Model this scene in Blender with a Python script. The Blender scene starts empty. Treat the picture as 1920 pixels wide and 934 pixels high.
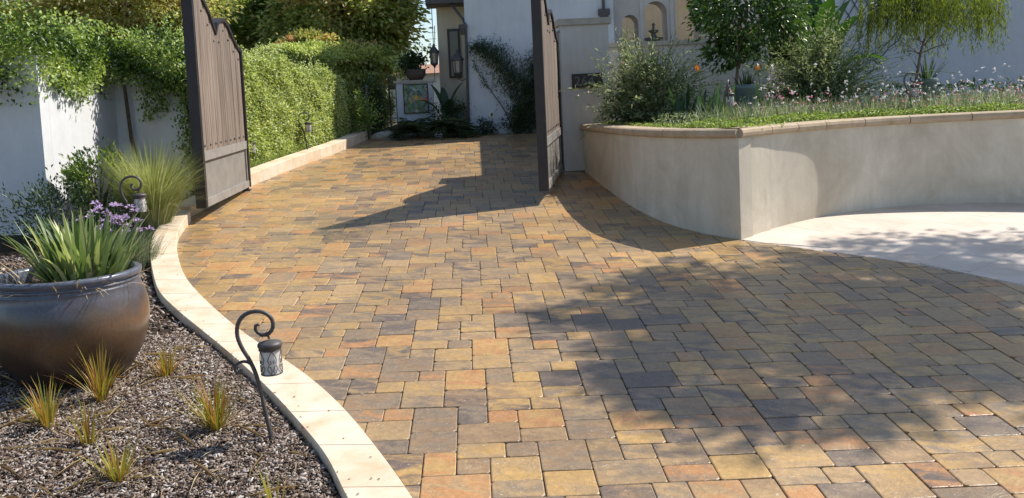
import bpy, bmesh, math, random
import numpy as np
from mathutils import Vector, Matrix
random.seed(7); rng = np.random.default_rng(11)
sc = bpy.context.scene
COL = sc.collection

# ------------------------------------------------------------------ camera
# Camera solved from the paving grid: eye point, right / up / forward axes, focal length in pixels of a 1920 frame
F, CX, CY = 1717.614, 960.0, 334.0
CE = np.array([0.1495403, -4.16865819, 1.59645191])
CR = np.array([0.99794857, -0.04380737, -0.04668584])
CU = np.array([0.04997424, 0.07724444, 0.99575894])
CF = np.array([0.04001536, 0.9960493, -0.07927521])
cam = bpy.data.cameras.new('camera'); camo = bpy.data.objects.new('camera', cam); COL.objects.link(camo)
cam.sensor_width = 36.0; cam.lens = F / 1920 * 36.0
cam.shift_y = -(467 - CY) / 1920.0
cam.clip_start = 0.05; cam.clip_end = 2000
mw = Matrix.Identity(4)
for i in range(3):
    mw[i][0] = CR[i]; mw[i][1] = CU[i]; mw[i][2] = -CF[i]; mw[i][3] = CE[i]
camo.matrix_world = mw
sc.camera = camo

# ------------------------------------------------------------------ world, sun, exposure
SUN_AZ = math.radians(23.4)          # from +x towards +y
SUN_EL = math.radians(48.6)
w = bpy.data.worlds.new('World'); sc.world = w; w.use_nodes = True
nt = w.node_tree; nt.nodes.clear()
sky = nt.nodes.new('ShaderNodeTexSky'); sky.sky_type = 'NISHITA'; sky.sun_disc = False
sky.sun_elevation = SUN_EL; sky.sun_rotation = math.pi / 2 - SUN_AZ
sky.air_density = 1.0; sky.dust_density = 0.8; sky.ozone_density = 1.5
bg = nt.nodes.new('ShaderNodeBackground'); bg.inputs[1].default_value = 0.12
wo = nt.nodes.new('ShaderNodeOutputWorld')
nt.links.new(sky.outputs[0], bg.inputs[0]); nt.links.new(bg.outputs[0], wo.inputs[0])
sd = bpy.data.lights.new('sun', 'SUN'); sd.energy = 4.5; sd.angle = math.radians(0.53); sd.color = (1.0, 0.945, 0.86)
so = bpy.data.objects.new('sun', sd); COL.objects.link(so)
SUND = Vector((math.cos(SUN_EL) * math.cos(SUN_AZ), math.cos(SUN_EL) * math.sin(SUN_AZ), math.sin(SUN_EL)))
so.rotation_euler = SUND.to_track_quat('Z', 'Y').to_euler(); so.location = (8, 4, 12)
sc.view_settings.view_transform = 'Standard'; sc.view_settings.look = 'None'
sc.view_settings.exposure = 0.5; sc.view_settings.gamma = 1.0; sc.view_settings.use_curve_mapping = False
sc.cycles.max_bounces = 6; sc.cycles.transparent_max_bounces = 6

# ------------------------------------------------------------------ survey helpers
GA, GB = -0.02005614869, 0.0749850045          # the drive climbs away from the street
MP = np.array([[0.99980006, 0, 0.019996], [0.0014952, 0.99720043, -0.07476013], [-0.01994002, 0.07477508, 0.99700104]])
def gz(x, y): return GA * x + GB * y
def ray(px, py): return CF + (px - CX) / F * CR - (py - CY) / F * CU
def G(px, py, h=0.0):
    d = ray(px, py); t = (h + GA * CE[0] + GB * CE[1] - CE[2]) / (d[2] - GA * d[0] - GB * d[1]); return CE + t * d
def AZ(px, py, z): d = ray(px, py); return CE + d * (z - CE[2]) / d[2]
def AY(px, py, y): d = ray(px, py); return CE + d * (y - CE[1]) / d[1]

# ------------------------------------------------------------------ object helpers
def link(o, parent=None):
    COL.objects.link(o)
    if parent is not None: o.parent = parent
    return o
def tag(o, label=None, cat=None, group=None, kind=None):
    if label: o['label'] = label
    if cat: o['category'] = cat
    if group: o['group'] = group
    if kind: o['kind'] = kind
    return o
def thing(name, label, cat, loc=(0, 0, 0), group=None, rz=0):
    o = bpy.data.objects.new(name, None); o.empty_display_size = .1
    o.location = tuple(float(v) for v in loc); o.rotation_euler = (0, 0, rz); COL.objects.link(o)
    return tag(o, label, cat, group)
def np_mesh(name, V, Fc, mat, parent=None, attrs=None, smooth=False, world=True):
    """V (n,3) world coordinates, Fc (m,k) equal sided faces or a list of index tuples"""
    V = np.asarray(V, dtype=np.float32)
    if parent is not None and world:
        q_ = parent
        while q_ is not None:
            V = V - np.array(q_.location, dtype=np.float32); q_ = q_.parent
    me = bpy.data.meshes.new(name)
    if isinstance(Fc, np.ndarray):
        m, k = Fc.shape
        me.vertices.add(len(V)); me.vertices.foreach_set('co', V.ravel())
        me.loops.add(m * k); me.loops.foreach_set('vertex_index', Fc.astype(np.int32).ravel())
        me.polygons.add(m); me.polygons.foreach_set('loop_start', np.arange(0, m * k, k, dtype=np.int32))
        me.update(calc_edges=True)
    else:
        me.from_pydata(V.tolist(), [], Fc); me.update()
    if smooth: me.polygons.foreach_set('use_smooth', [True] * len(me.polygons))
    for n_, a in (attrs or {}).items():
        a = np.asarray(a, dtype=np.float32)
        if a.ndim == 1:
            at = me.attributes.new(n_, 'FLOAT', 'POINT'); at.data.foreach_set('value', a)
        else:
            at = me.attributes.new(n_, 'FLOAT_COLOR', 'POINT')
            at.data.foreach_set('color', np.hstack([a, np.ones((len(a), 1), np.float32)]).ravel())
    me.materials.append(mat)
    return link(bpy.data.objects.new(name, me), parent)
class MB:
    """collects simple solids in world coordinates, links them as one mesh"""
    def __init__(s): s.v = []; s.f = []
    def add(s, v, f):
        b = len(s.v); s.v += [tuple(float(c) for c in p) for p in v]; s.f += [tuple(i + b for i in q) for q in f]
    def box(s, a, b, ch=0.0):
        (x0, y0, z0), (x1, y1, z1) = a, b
        s.add([(x0,y0,z0),(x1,y0,z0),(x1,y1,z0),(x0,y1,z0),(x0,y0,z1),(x1,y0,z1),(x1,y1,z1),(x0,y1,z1)],
              [(3,2,1,0),(4,5,6,7),(0,1,5,4),(1,2,6,5),(2,3,7,6),(3,0,4,7)])
    def bar(s, p, q, w_, h_, up=(0, 0, 1)):
        p = Vector(p); q = Vector(q); d = (q - p).normalized(); u = Vector(up)
        if abs(d.dot(u)) > .97: u = Vector((0, 1, 0))
        a = d.cross(u).normalized() * w_ / 2; b = a.cross(d).normalized() * h_ / 2
        s.add([p-a-b, p+a-b, p+a+b, p-a+b, q-a-b, q+a-b, q+a+b, q-a+b],
              [(0,1,2,3),(7,6,5,4),(0,4,5,1),(1,5,6,2),(2,6,7,3),(3,7,4,0)])
    def tube(s, pts, r, n=8, cap=True):
        pts = [Vector(p) for p in pts]; m = len(pts)
        rr = r if hasattr(r, '__len__') else [r] * m
        t0 = (pts[1] - pts[0]).normalized(); nrm = t0.orthogonal().normalized(); rings = []
        for i, p in enumerate(pts):
            t = (pts[min(i+1, m-1)] - pts[max(i-1, 0)]).normalized()
            nrm = (nrm - t * nrm.dot(t));  nrm = nrm.normalized() if nrm.length > 1e-6 else t.orthogonal().normalized()
            bn = t.cross(nrm)
            rings.append([p + (nrm * math.cos(2*math.pi*k/n) + bn * math.sin(2*math.pi*k/n)) * rr[i] for k in range(n)])
        v = [q for rg in rings for q in rg]
        f = [(i*n+k, i*n+(k+1)%n, (i+1)*n+(k+1)%n, (i+1)*n+k) for i in range(m-1) for k in range(n)]
        if cap: f += [tuple(range(n))[::-1], tuple((m-1)*n + k for k in range(n))]
        s.add(v, f)
    def lathe(s, prof, c, n=32, capb=False, capt=False):
        v = [(c[0] + r*math.cos(2*math.pi*k/n), c[1] + r*math.sin(2*math.pi*k/n), c[2] + z) for r, z in prof for k in range(n)]
        f = [(i*n+k, i*n+(k+1)%n, (i+1)*n+(k+1)%n, (i+1)*n+k) for i in range(len(prof)-1) for k in range(n)]
        if capb: f.append(tuple(range(n))[::-1])
        if capt: f.append(tuple((len(prof)-1)*n + k for k in range(n)))
        s.add(v, f)
    def build(s, name, mat, parent=None, smooth=False, attrs=None):
        return np_mesh(name, s.v, s.f, mat, parent, smooth=smooth, attrs=attrs)
def crom(P, n):
    """Catmull-Rom through P resampled at n equal arc steps"""
    P = np.array(P, float); Q = np.vstack([2*P[0]-P[1], P, 2*P[-1]-P[-2]]); out = []
    for i in range(1, len(Q)-2):
        for t in np.linspace(0, 1, 24, endpoint=False):
            a, b, c, d = Q[i-1], Q[i], Q[i+1], Q[i+2]
            out.append(.5*((2*b)+(-a+c)*t+(2*a-5*b+4*c-d)*t*t+(-a+3*b-3*c+d)*t**3))
    out.append(P[-1]); out = np.array(out)
    s_ = np.concatenate([[0], np.cumsum(np.linalg.norm(np.diff(out, axis=0), axis=1))])
    u = np.linspace(0, s_[-1], n)
    return np.stack([np.interp(u, s_, out[:, k]) for k in range(out.shape[1])], 1)

# ------------------------------------------------------------------ materials
class NT:
    def __init__(s, name):
        s.m = bpy.data.materials.new(name); s.m.use_nodes = True; s.t = s.m.node_tree; s.t.nodes.clear()
        s.out = s.n('ShaderNodeOutputMaterial')
    def n(s, t, **k):
        nd = s.t.nodes.new(t)
        for a, b in k.items(): setattr(nd, a, b)
        return nd
    def l(s, a, b): s.t.links.new(a, b)
    def noise(s, vec, scale, detail=4, rough=.6, dist=0.0):
        n_ = s.n('ShaderNodeTexNoise'); n_.inputs['Scale'].default_value = scale; n_.inputs['Detail'].default_value = detail
        n_.inputs['Roughness'].default_value = rough; n_.inputs['Distortion'].default_value = dist
        if vec is not None: s.l(vec, n_.inputs['Vector'])
        return n_
    def ramp(s, fac, stops):
        r = s.n('ShaderNodeValToRGB'); e = r.color_ramp.elements
        while len(e) < len(stops): e.new(.5)
        for i, (p, c) in enumerate(stops): e[i].position = p; e[i].color = (*c, 1) if len(c) == 3 else c
        s.l(fac, r.inputs[0]); return r
    def mix(s, fac, a, b, mode='MIX'):
        m = s.n('ShaderNodeMix', data_type='RGBA', blend_type=mode)
        for k, v in ((0, fac), (6, a), (7, b)):
            if isinstance(v, (int, float)): m.inputs[k].default_value = v
            elif isinstance(v, tuple): m.inputs[k].default_value = (*v, 1)
            else: s.l(v, m.inputs[k])
        return m.outputs[2]
    def bsdf(s, color, rough=.7, spec=.5, metal=0.0, bump=None, bstr=.3, bdist=.01):
        b = s.n('ShaderNodeBsdfPrincipled')
        if isinstance(color, tuple): b.inputs['Base Color'].default_value = (*color, 1)
        else: s.l(color, b.inputs['Base Color'])
        if isinstance(rough, (int, float)): b.inputs['Roughness'].default_value = rough
        else: s.l(rough, b.inputs['Roughness'])
        b.inputs['Specular IOR Level'].default_value = spec; b.inputs['Metallic'].default_value = metal
        if bump is not None:
            bp = s.n('ShaderNodeBump'); bp.inputs['Strength'].default_value = bstr; bp.inputs['Distance'].default_value = bdist
            s.l(bump, bp.inputs['Height']); s.l(bp.outputs[0], b.inputs['Normal'])
        s.l(b.outputs[0], s.out.inputs[0]); return b
def pos(t): return t.n('ShaderNodeNewGeometry').outputs['Position']
def mapping(t, vec, sc_=(1, 1, 1), rot=(0, 0, 0)):
    m = t.n('ShaderNodeMapping'); m.inputs['Scale'].default_value = sc_; m.inputs['Rotation'].default_value = rot
    t.l(vec, m.inputs['Vector']); return m.outputs[0]
def surf(name, c1, c2, scale=4, rough=.8, bscale=60, bstr=.3, bdist=.004, spec=.3, c3=None, sc_=(1,1,1), metal=0.0, detail=5):
    t = NT(name); p = mapping(t, pos(t), sc_)
    n1 = t.noise(p, scale, detail, .65, .3)
    stops = [(.3, c1), (.7, c2)] if c3 is None else [(.25, c1), (.5, c2), (.75, c3)]
    r = t.ramp(n1.outputs[0], stops)
    nb = t.noise(p, bscale, 5, .7)
    t.bsdf(r.outputs[0], rough, spec, metal, nb.outputs[0], bstr, bdist); return t.m
def stucco(name, c1, c2, stain=(.5,.5,.5), streak=.35, bdist=.006):
    t = NT(name); p = pos(t)
    n1 = t.noise(p, 1.3, 6, .7, .6); r = t.ramp(n1.outputs[0], [(.32, c1), (.68, c2)])
    n2 = t.noise(mapping(t, p, (5, 5, .7)), 1.6, 5, .65, .4); r2 = t.ramp(n2.outputs[0], [(.42, (0, 0, 0)), (.72, (1, 1, 1))])
    f = t.n('ShaderNodeMath', operation='MULTIPLY'); t.l(r2.outputs[0], f.inputs[0]); f.inputs[1].default_value = streak
    c = t.mix(f.outputs[0], r.outputs[0], stain)
    na = t.noise(p, 9, 8, .75, .8); nb = t.noise(mapping(t, p, (1, 1, 2)), 55, 5, .7)
    s = t.n('ShaderNodeMath', operation='ADD'); t.l(na.outputs[0], s.inputs[0]); t.l(nb.outputs[0], s.inputs[1])
    t.bsdf(c, .85, .2, 0, s.outputs[0], .35, bdist); return t.m
def leafmat(name, cols, trans=.35, rough=.45, spec=.45, tint=(1.2, 1.2, .68)):
    t = NT(name); a = t.n('ShaderNodeAttribute', attribute_name='lv')
    k = len(cols); r = t.ramp(a.outputs['Fac'], [(i / max(k-1, 1), c) for i, c in enumerate(cols)])
    b = t.bsdf(r.outputs[0], rough, spec)
    tr = t.n('ShaderNodeBsdfTranslucent'); hs = t.mix(1.0, r.outputs[0], tint, 'MULTIPLY'); t.l(hs, tr.inputs[0])
    mx = t.n('ShaderNodeMixShader'); mx.inputs[0].default_value = trans
    t.l(b.outputs[0], mx.inputs[1]); t.l(tr.outputs[0], mx.inputs[2]); t.l(mx.outputs[0], t.out.inputs[0]); return t.m

# paver: two colours and a random offset carried by each stone
t = NT('cobble paver concrete')
a1 = t.n('ShaderNodeAttribute', attribute_name='c1'); a2 = t.n('ShaderNodeAttribute', attribute_name='c2'); a3 = t.n('ShaderNodeAttribute', attribute_name='off')
va = t.n('ShaderNodeVectorMath', operation='MULTIPLY_ADD'); t.l(a3.outputs['Vector'], va.inputs[0]); va.inputs[1].default_value = (37, 37, 37); t.l(pos(t), va.inputs[2])
sp = t.n('ShaderNodeVectorRotate', rotation_type='Z_AXIS'); t.l(va.outputs[0], sp.inputs['Vector'])
sx = t.n('ShaderNodeSeparateXYZ'); t.l(a3.outputs['Vector'], sx.inputs[0]); mm = t.n('ShaderNodeMath', operation='MULTIPLY'); t.l(sx.outputs[0], mm.inputs[0]); mm.inputs[1].default_value = .55
t.l(mm.outputs[0], sp.inputs['Angle'])
mp = mapping(t, sp.outputs[0], (5.5, 12, 4))
n1 = t.noise(mp, 1.0, 3, .55, .5); r1 = t.ramp(n1.outputs[0], [(.40, (0,0,0)), (.60, (1,1,1))])
base = t.mix(r1.outputs[0], a1.outputs['Color'], a2.outputs['Color'])
n2 = t.noise(va.outputs[0], 28, 6, .75, .3); r2 = t.ramp(n2.outputs[0], [(.25, (.66,.66,.68)), (.75, (1.25,1.24,1.2))])
base = t.mix(1.0, base, r2.outputs[0], 'MULTIPLY')
n3 = t.noise(mapping(t, va.outputs[0], (30, 75, 30), (0,0,.8)), 1, 2, .5, 2.5); r3 = t.ramp(n3.outputs[0], [(.70, (0,0,0)), (.73, (1,1,1))])
base = t.mix(r3.outputs[0], base, (.66, .62, .56))
re = t.n('ShaderNodeAttribute', attribute_name='rim'); base = t.mix(re.outputs['Fac'], base, (.50, .42, .32))
n4 = t.noise(pos(t), .9, 3, .5); r4 = t.ramp(n4.outputs[0], [(.3, (.82,.82,.84)), (.7, (1.08,1.07,1.04))])
base = t.mix(1.0, base, r4.outputs[0], 'MULTIPLY')
nb1 = t.noise(sp.outputs[0], 9, 4, .6, 3.0); nb2 = t.noise(va.outputs[0], 90, 4, .7)
ad = t.n('ShaderNodeMath', operation='MULTIPLY_ADD'); t.l(nb2.outputs[0], ad.inputs[0]); ad.inputs[1].default_value = .35; t.l(nb1.outputs[0], ad.inputs[2])
rr = t.ramp(n4.outputs[0], [(.35, (.30,)*3), (.65, (.46,)*3)])
rg_ = t.mix(re.outputs['Fac'], rr.outputs[0], (.95, .95, .95))
t.bsdf(base, rg_, .45, 0, ad.outputs[0], .5, .008); M_PAVER = t.m

M_JOINT = surf('joint sand', (.09,.07,.05), (.17,.135,.095), 30, .95, 200, .4)
M_TRAV = surf('cream travertine', (.53,.37,.21), (.66,.54,.40), 3.5, .7, 45, .25, .003, .3, c3=(.73,.63,.52), sc_=(1,1,1))
M_CURBSIDE = M_TRAV
M_PATIO = surf('pale patio travertine', (.52,.42,.33), (.61,.52,.43), 2.2, .7, 50, .25, .003, .3, c3=(.67,.59,.51))
M_COPING = surf('tan coping stone', (.34,.25,.16), (.44,.34,.23), 6, .8, 60, .4, .004, .25, c3=(.50,.41,.30))
M_STUC = stucco('grey planter stucco', (.49,.43,.335), (.72,.655,.54), (.44,.37,.27), .3, .005)
M_PILLAR = stucco('grey pillar stucco', (.53,.52,.49), (.62,.61,.58), (.42,.37,.32), .3)
M_WHITE = stucco('white house stucco', (.62,.63,.64), (.72,.73,.74), (.50,.48,.45), .2)
M_PCAP = surf('grey stone cap', (.34,.31,.26), (.45,.42,.36), 6, .8, 60, .4, .004, .25)
M_HOUSE = stucco('pale house stucco', (.55,.57,.60), (.63,.65,.68), (.40,.39,.37), .2)
M_CREAM = stucco('cream house stucco', (.50,.44,.34), (.60,.54,.42), (.42,.36,.27), .3)
M_WARM = stucco('warm grey stucco', (.48,.455,.42), (.57,.54,.50), (.42,.38,.33), .3)
M_METAL = surf('bronze painted steel', (.016,.013,.014), (.032,.027,.028), 9, .5, 140, .2, .001, .5)
M_RAIL = surf('brown grey steel rail', (.22,.20,.18), (.31,.285,.26), 7, .55, 120, .2, .001, .5)
M_PANEL = surf('brown grey kick panel', (.19,.175,.155), (.27,.25,.225), 5, .6, 120, .2, .001, .4)
M_IRON = surf('dark iron', (.045,.04,.04), (.09,.08,.078), 30, .5, 200, .3, .001, .5)
M_WOOD = None
t = NT('weathered gate plank'); p = pos(t)
oi = t.n('ShaderNodeObjectInfo'); n1 = t.noise(mapping(t, p, (26, 26, .7)), 1.6, 6, .75, .15)
r = t.ramp(n1.outputs[0], [(.30, (.075,.058,.047)), (.5, (.21,.167,.135)), (.72, (.37,.315,.265))])
rv = t.ramp(oi.outputs['Random'], [(0, (.78,.76,.75)), (1, (1.15,1.12,1.1))])
c = t.mix(1.0, r.outputs[0], rv.outputs[0], 'MULTIPLY')
t.bsdf(c, .75, .3, 0, n1.outputs[0], .6, .004); M_WOOD = t.m
# glazed pot: blue grey shoulder over brown body, runs of glaze
t = NT('glazed stoneware'); tc = t.n('ShaderNodeTexCoord').outputs['Object']; sx = t.n('ShaderNodeSeparateXYZ'); t.l(tc, sx.inputs[0])
n1 = t.noise(tc, 3.2, 4, .6, .6); am = t.n('ShaderNodeMath', operation='MULTIPLY_ADD'); t.l(n1.outputs[0], am.inputs[0]); am.inputs[1].default_value = .36; t.l(sx.outputs[2], am.inputs[2])
r = t.ramp(am.outputs[0], [(.18, (.018,.015,.016)), (.36, (.06,.038,.026)), (.50, (.125,.068,.034)), (.62, (.075,.058,.052)), (.78, (.105,.115,.15))])
n2 = t.noise(tc, 60, 5, .7); r2 = t.ramp(n2.outputs[0], [(.3, (.75,.75,.75)), (.7, (1.2,1.2,1.2))]); c = t.mix(1.0, r.outputs[0], r2.outputs[0], 'MULTIPLY')
t.bsdf(c, .28, .6, 0, n2.outputs[0], .15, .002); M_POT = t.m
M_GREENPOT = surf('blue green glazed pot', (.05,.08,.08), (.12,.16,.15), 4, .25, 50, .15, .002, .6, c3=(.20,.24,.22))
M_SOIL = surf('dark garden soil', (.03,.022,.016), (.075,.055,.038), 25, .95, 90, .6, .01, .1)
M_DIRT = surf('earth', (.07,.055,.04), (.12,.095,.07), 3, .95, 60, .5, .01, .1)
t = NT('bark chips'); a = t.n('ShaderNodeAttribute', attribute_name='lv'); r = t.ramp(a.outputs['Fac'], [(0, (.03,.02,.015)), (.25, (.12,.08,.055)), (.5, (.28,.215,.17)), (.75, (.43,.375,.33)), (1, (.62,.58,.54))])
t.bsdf(r.outputs[0], .85, .25); M_CHIP = t.m
M_STRAW = leafmat('dry straw', [(.28,.18,.09), (.45,.32,.17), (.55,.43,.27)], .15, .7)
M_GLASS = surf('frosted lantern glass', (.52,.49,.45), (.68,.65,.60), 12, .5, 60, .1, .001, .5)
M_DARKGLASS = surf('dark window glass', (.02,.02,.018), (.05,.045,.035), 2.5, .12, 5, .05, .001, .6)
M_AMBER = surf('pale lantern pane', (.30,.28,.22), (.45,.42,.34), 5, .3, 30, .1, .001, .5)
M_PLATE = surf('dark number plate', (.035,.03,.028), (.07,.06,.055), 20, .6, 90, .3, .001, .4)
M_DIGIT = surf('pewter digits', (.10,.115,.125), (.17,.19,.20), 20, .5, 90, .2, .001, .5)
M_PLASTIC = surf('white outlet plastic', (.62,.6,.55), (.7,.68,.62), 10, .5, 90, .1, .001, .4)
M_TILE = surf('clay roof tile', (.30,.16,.11), (.42,.27,.19), 5, .85, 30, .4, .01, .2)
M_SHINGLE = surf('grey brown shingle', (.16,.14,.13), (.26,.22,.20), 6, .9, 30, .4, .01, .2)
M_DIST = surf('far house paint', (.55,.55,.56), (.62,.62,.62), 2, .9, 10, .1, .002, .2)
M_BARK = surf('bark', (.07,.05,.035), (.17,.13,.09), 9, .9, 40, .6, .01, .2, sc_=(2,2,.5))
M_PALEBARK = surf('pale slender trunk bark', (.16,.11,.07), (.27,.20,.14), 9, .9, 40, .5, .006, .2, sc_=(2,2,.5))
M_ROCK = surf('pale rock', (.40,.39,.36), (.55,.54,.50), 8, .9, 30, .6, .01, .2)
M_TERRA = surf('dark clay pot', (.07,.05,.04), (.12,.09,.07), 8, .8, 30, .3, .004, .2)
t = NT('painted tile mural'); v = t.n('ShaderNodeTexVoronoi'); v.inputs['Scale'].default_value = 15; dn = t.noise(pos(t), 5, 3, .6)
vm = t.n('ShaderNodeVectorMath', operation='MULTIPLY_ADD'); t.l(dn.outputs['Color'], vm.inputs[0]); vm.inputs[1].default_value = (.25,)*3; t.l(pos(t), vm.inputs[2]); t.l(vm.outputs[0], v.inputs['Vector'])
sx = t.n('ShaderNodeSeparateColor'); t.l(v.outputs['Color'], sx.inputs[0])
r = t.ramp(sx.outputs[0], [(0, (.05,.14,.06)), (.2, (.10,.22,.08)), (.38, (.03,.07,.04)), (.52, (.5,.06,.03)), (.62, (.14,.22,.24)), (.84, (.45,.33,.06)), (.9, (.34,.38,.33))]); r.color_ramp.interpolation = 'CONSTANT'
t.bsdf(r.outputs[0], .3, .5); M_MURAL = t.m

L_HEDGE = leafmat('hedge leaf', [(.10,.14,.035), (.30,.38,.10), (.52,.60,.22), (.76,.80,.46)], .4, .4, .5)
L_VINE = leafmat('wall vine leaf', [(.04,.09,.02), (.15,.23,.05), (.30,.41,.10), (.54,.62,.26)], .4, .38, .5)
L_GRASSY = leafmat('bright groundcover leaf', [(.10,.16,.035), (.24,.33,.08), (.42,.50,.17)], .4)
L_OLIVE = leafmat('autumn olive leaf', [(.18,.21,.06), (.36,.38,.12), (.58,.55,.26), (.50,.27,.12)], .5, .5, .4)
L_DARK = leafmat('dark tree leaf', [(.10,.15,.035), (.24,.31,.08), (.44,.50,.17)], .5, .4, .5)
L_TREE = leafmat('tree leaf', [(.18,.24,.06), (.42,.49,.14), (.66,.71,.32), (.60,.42,.20)], .55, .45, .45)
L_GLOSS = leafmat('glossy tree leaf', [(.025,.06,.015), (.065,.13,.03), (.15,.25,.055)], .3, .38, .5)
L_WEEP = leafmat('weeping tree leaf', [(.06,.10,.02), (.17,.23,.03), (.34,.38,.05)], .45, .45)
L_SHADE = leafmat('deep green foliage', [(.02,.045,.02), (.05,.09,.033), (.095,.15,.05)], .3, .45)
L_GAURA = leafmat('willowy shrub leaf', [(.06,.10,.045), (.16,.22,.10), (.34,.40,.24), (.66,.66,.54)], .35, .5)
L_SPIKE = leafmat('strap leaf', [(.06,.11,.04), (.14,.21,.075), (.30,.38,.16), (.60,.61,.34), (.45,.36,.18)], .4, .35, .5)
L_GRAY = leafmat('grey green blade', [(.09,.13,.07), (.19,.24,.14), (.32,.37,.24)], .35, .5)
L_PLUME = leafmat('fountain grass blade', [(.13,.17,.05), (.27,.32,.11), (.44,.47,.22), (.62,.60,.40)], .45, .5)
L_SEDGE = leafmat('orange sedge blade', [(.22,.25,.03), (.38,.33,.05), (.42,.22,.06), (.30,.13,.05)], .35, .5)
L_BANANA = leafmat('banana leaf skin', [(.025,.07,.015), (.08,.18,.025)], .4, .35, .5)
L_BOP = leafmat('bird of paradise leaf', [(.03,.07,.03), (.07,.13,.06), (.14,.22,.10)], .3, .35, .5)
P_LILAC = leafmat('lilac petal', [(.52,.38,.60), (.74,.60,.80)], .4, .6, tint=(1, .95, 1.05))
P_WHITE = leafmat('white petal', [(.74,.68,.68), (.86,.85,.86)], .4, .6, tint=(1, 1, 1))
P_PINK = leafmat('pink petal', [(.62,.10,.20), (.78,.36,.42), (.82,.66,.68)], .4, .6, tint=(1, .95, 1))
P_ORANGE = leafmat('orange petal', [(.75,.22,.02), (.8,.36,.04)], .3, .5, tint=(1, .9, .8))

# ------------------------------------------------------------------ foliage builders
def unit(a): return a / np.maximum(np.linalg.norm(a, axis=-1, keepdims=True), 1e-9)
def rdir(n): return unit(rng.normal(size=(n, 3)))
def leaves(name, Cc, D, L, W, mat, parent, lv=None, fold=.22, N=None):
    Cc = np.asarray(Cc, float); n = len(Cc); D = unit(D)
    if N is None: N = unit(rdir(n) + np.array([.35, .1, .75]))
    S = unit(np.cross(D, N)); U = np.cross(S, D)
    L = np.broadcast_to(L, n)[:, None] * rng.uniform(.7, 1.25, (n, 1)); W = np.broadcast_to(W, n)[:, None] * rng.uniform(.75, 1.2, (n, 1))
    mid = Cc + .48 * L * D + fold * W * U
    V = np.stack([Cc, mid + .5 * W * S, Cc + L * D - .12 * L * U, mid - .5 * W * S], 1).reshape(-1, 3)
    b = np.arange(n)[:, None] * 4
    Fc = np.concatenate([b + [0, 1, 2], b + [0, 2, 3]], 0)
    if lv is None: lv = rng.random(n)
    return np_mesh(name, V, Fc, mat, parent, {'lv': np.repeat(lv, 4)})
def blades(name, B, az, lean, droop, L, W, mat, parent, k=5, lv=None, fold=True, wprof=None):
    """ribbon blades growing from B, leaning out along az and drooping"""
    B = np.asarray(B, float); n = len(B); az = np.broadcast_to(az, n); H = np.stack([np.cos(az), np.sin(az), np.zeros(n)], 1)
    S = np.stack([-np.sin(az), np.cos(az), np.zeros(n)], 1)
    tw = rng.uniform(-.6, .6, n)[:, None]; S = unit(S + tw * H * .5)
    lean = np.broadcast_to(lean, n)[:, None]; droop = np.broadcast_to(droop, n)[:, None]; L = np.broadcast_to(L, n)[:, None]; W = np.broadcast_to(W, n)[:, None]
    P = []; p = B.copy(); st = L / k
    for i in range(k + 1):
        tt = i / k
        wv = (1 - tt) ** .7 * min(1, .55 + tt * 2) if wprof is None else np.interp(tt, np.linspace(0, 1, len(wprof)), wprof)
        P.append(np.stack([p - S * W * wv * .5, p + S * W * wv * .5], 1))
        ang = lean + droop * (tt ** 1.3) * 1.6
        p = p + st * (np.sin(ang) * H + np.cos(ang) * np.array([0, 0, 1.]))
    V = np.stack(P, 1).reshape(-1, 3); b = np.arange(n)[:, None] * (2 * (k + 1)); Fc = []
    for i in range(k): Fc.append(b + [2*i, 2*i+1, 2*i+3, 2*i+2])
    if lv is None: lv = rng.random(n)
    lva = np.repeat(lv, 2 * (k + 1))
    return np_mesh(name, V, np.concatenate(Fc, 0), mat, parent, {'lv': lva})
def crown_points(c, r, n, clumps=60, cr=.28, hollow=.45, seed=None, flat=0.0):
    """points gathered in clumps spread through an ellipsoid, with their outward direction"""
    g = rng
    d = rdir(clumps); rad = g.uniform(hollow, 1.0, clumps) ** .6
    cc = d * rad[:, None]
    k = g.integers(0, clumps, n); off = g.normal(size=(n, 3)) * cr * g.uniform(.5, 1.3, (clumps, 1))[k]
    q = cc[k] + off
    P = np.array(c) + q * np.array(r)
    shade = np.clip(.5 + g.normal(size=clumps) * .22, 0, 1)[k] + g.normal(size=n) * .16
    return P, unit(q + g.normal(size=(n, 3)) * .5), np.clip(shade, 0, 1)
def branches(mb, base, top, n, spread, r0, seed=0, levels=2):
    rn = random.Random(seed); base = Vector(base); top = Vector(top)
    pts = [base.lerp(top, t_) + Vector((rn.uniform(-1, 1), rn.uniform(-1, 1), 0)) * spread * .05 * (t_ > 0) for t_ in (0, .25, .5, .75, 1)]
    mb.tube(pts, [r0, r0*.8, r0*.62, r0*.45, r0*.3], 8)
    for i in range(n):
        s_ = base.lerp(top, rn.uniform(.45, .98)); a = rn.uniform(0, 6.28); e = rn.uniform(.1, .9); l_ = spread * rn.uniform(.55, 1)
        d = Vector((math.cos(a)*math.cos(e), math.sin(a)*math.cos(e), math.sin(e)))
        m_ = s_ + d*l_*.5 + Vector((0, 0, .05*l_)); e_ = s_ + d*l_
        mb.tube([s_, m_, e_], [r0*.32, r0*.22, r0*.08], 5)
        for j in range(levels):
            a2 = a + rn.uniform(-1.2, 1.2); d2 = Vector((math.cos(a2)*.8, math.sin(a2)*.8, rn.uniform(-.1, .8)))
            mb.tube([m_, m_ + d2*l_*.45], [r0*.14, r0*.04], 4)
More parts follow.
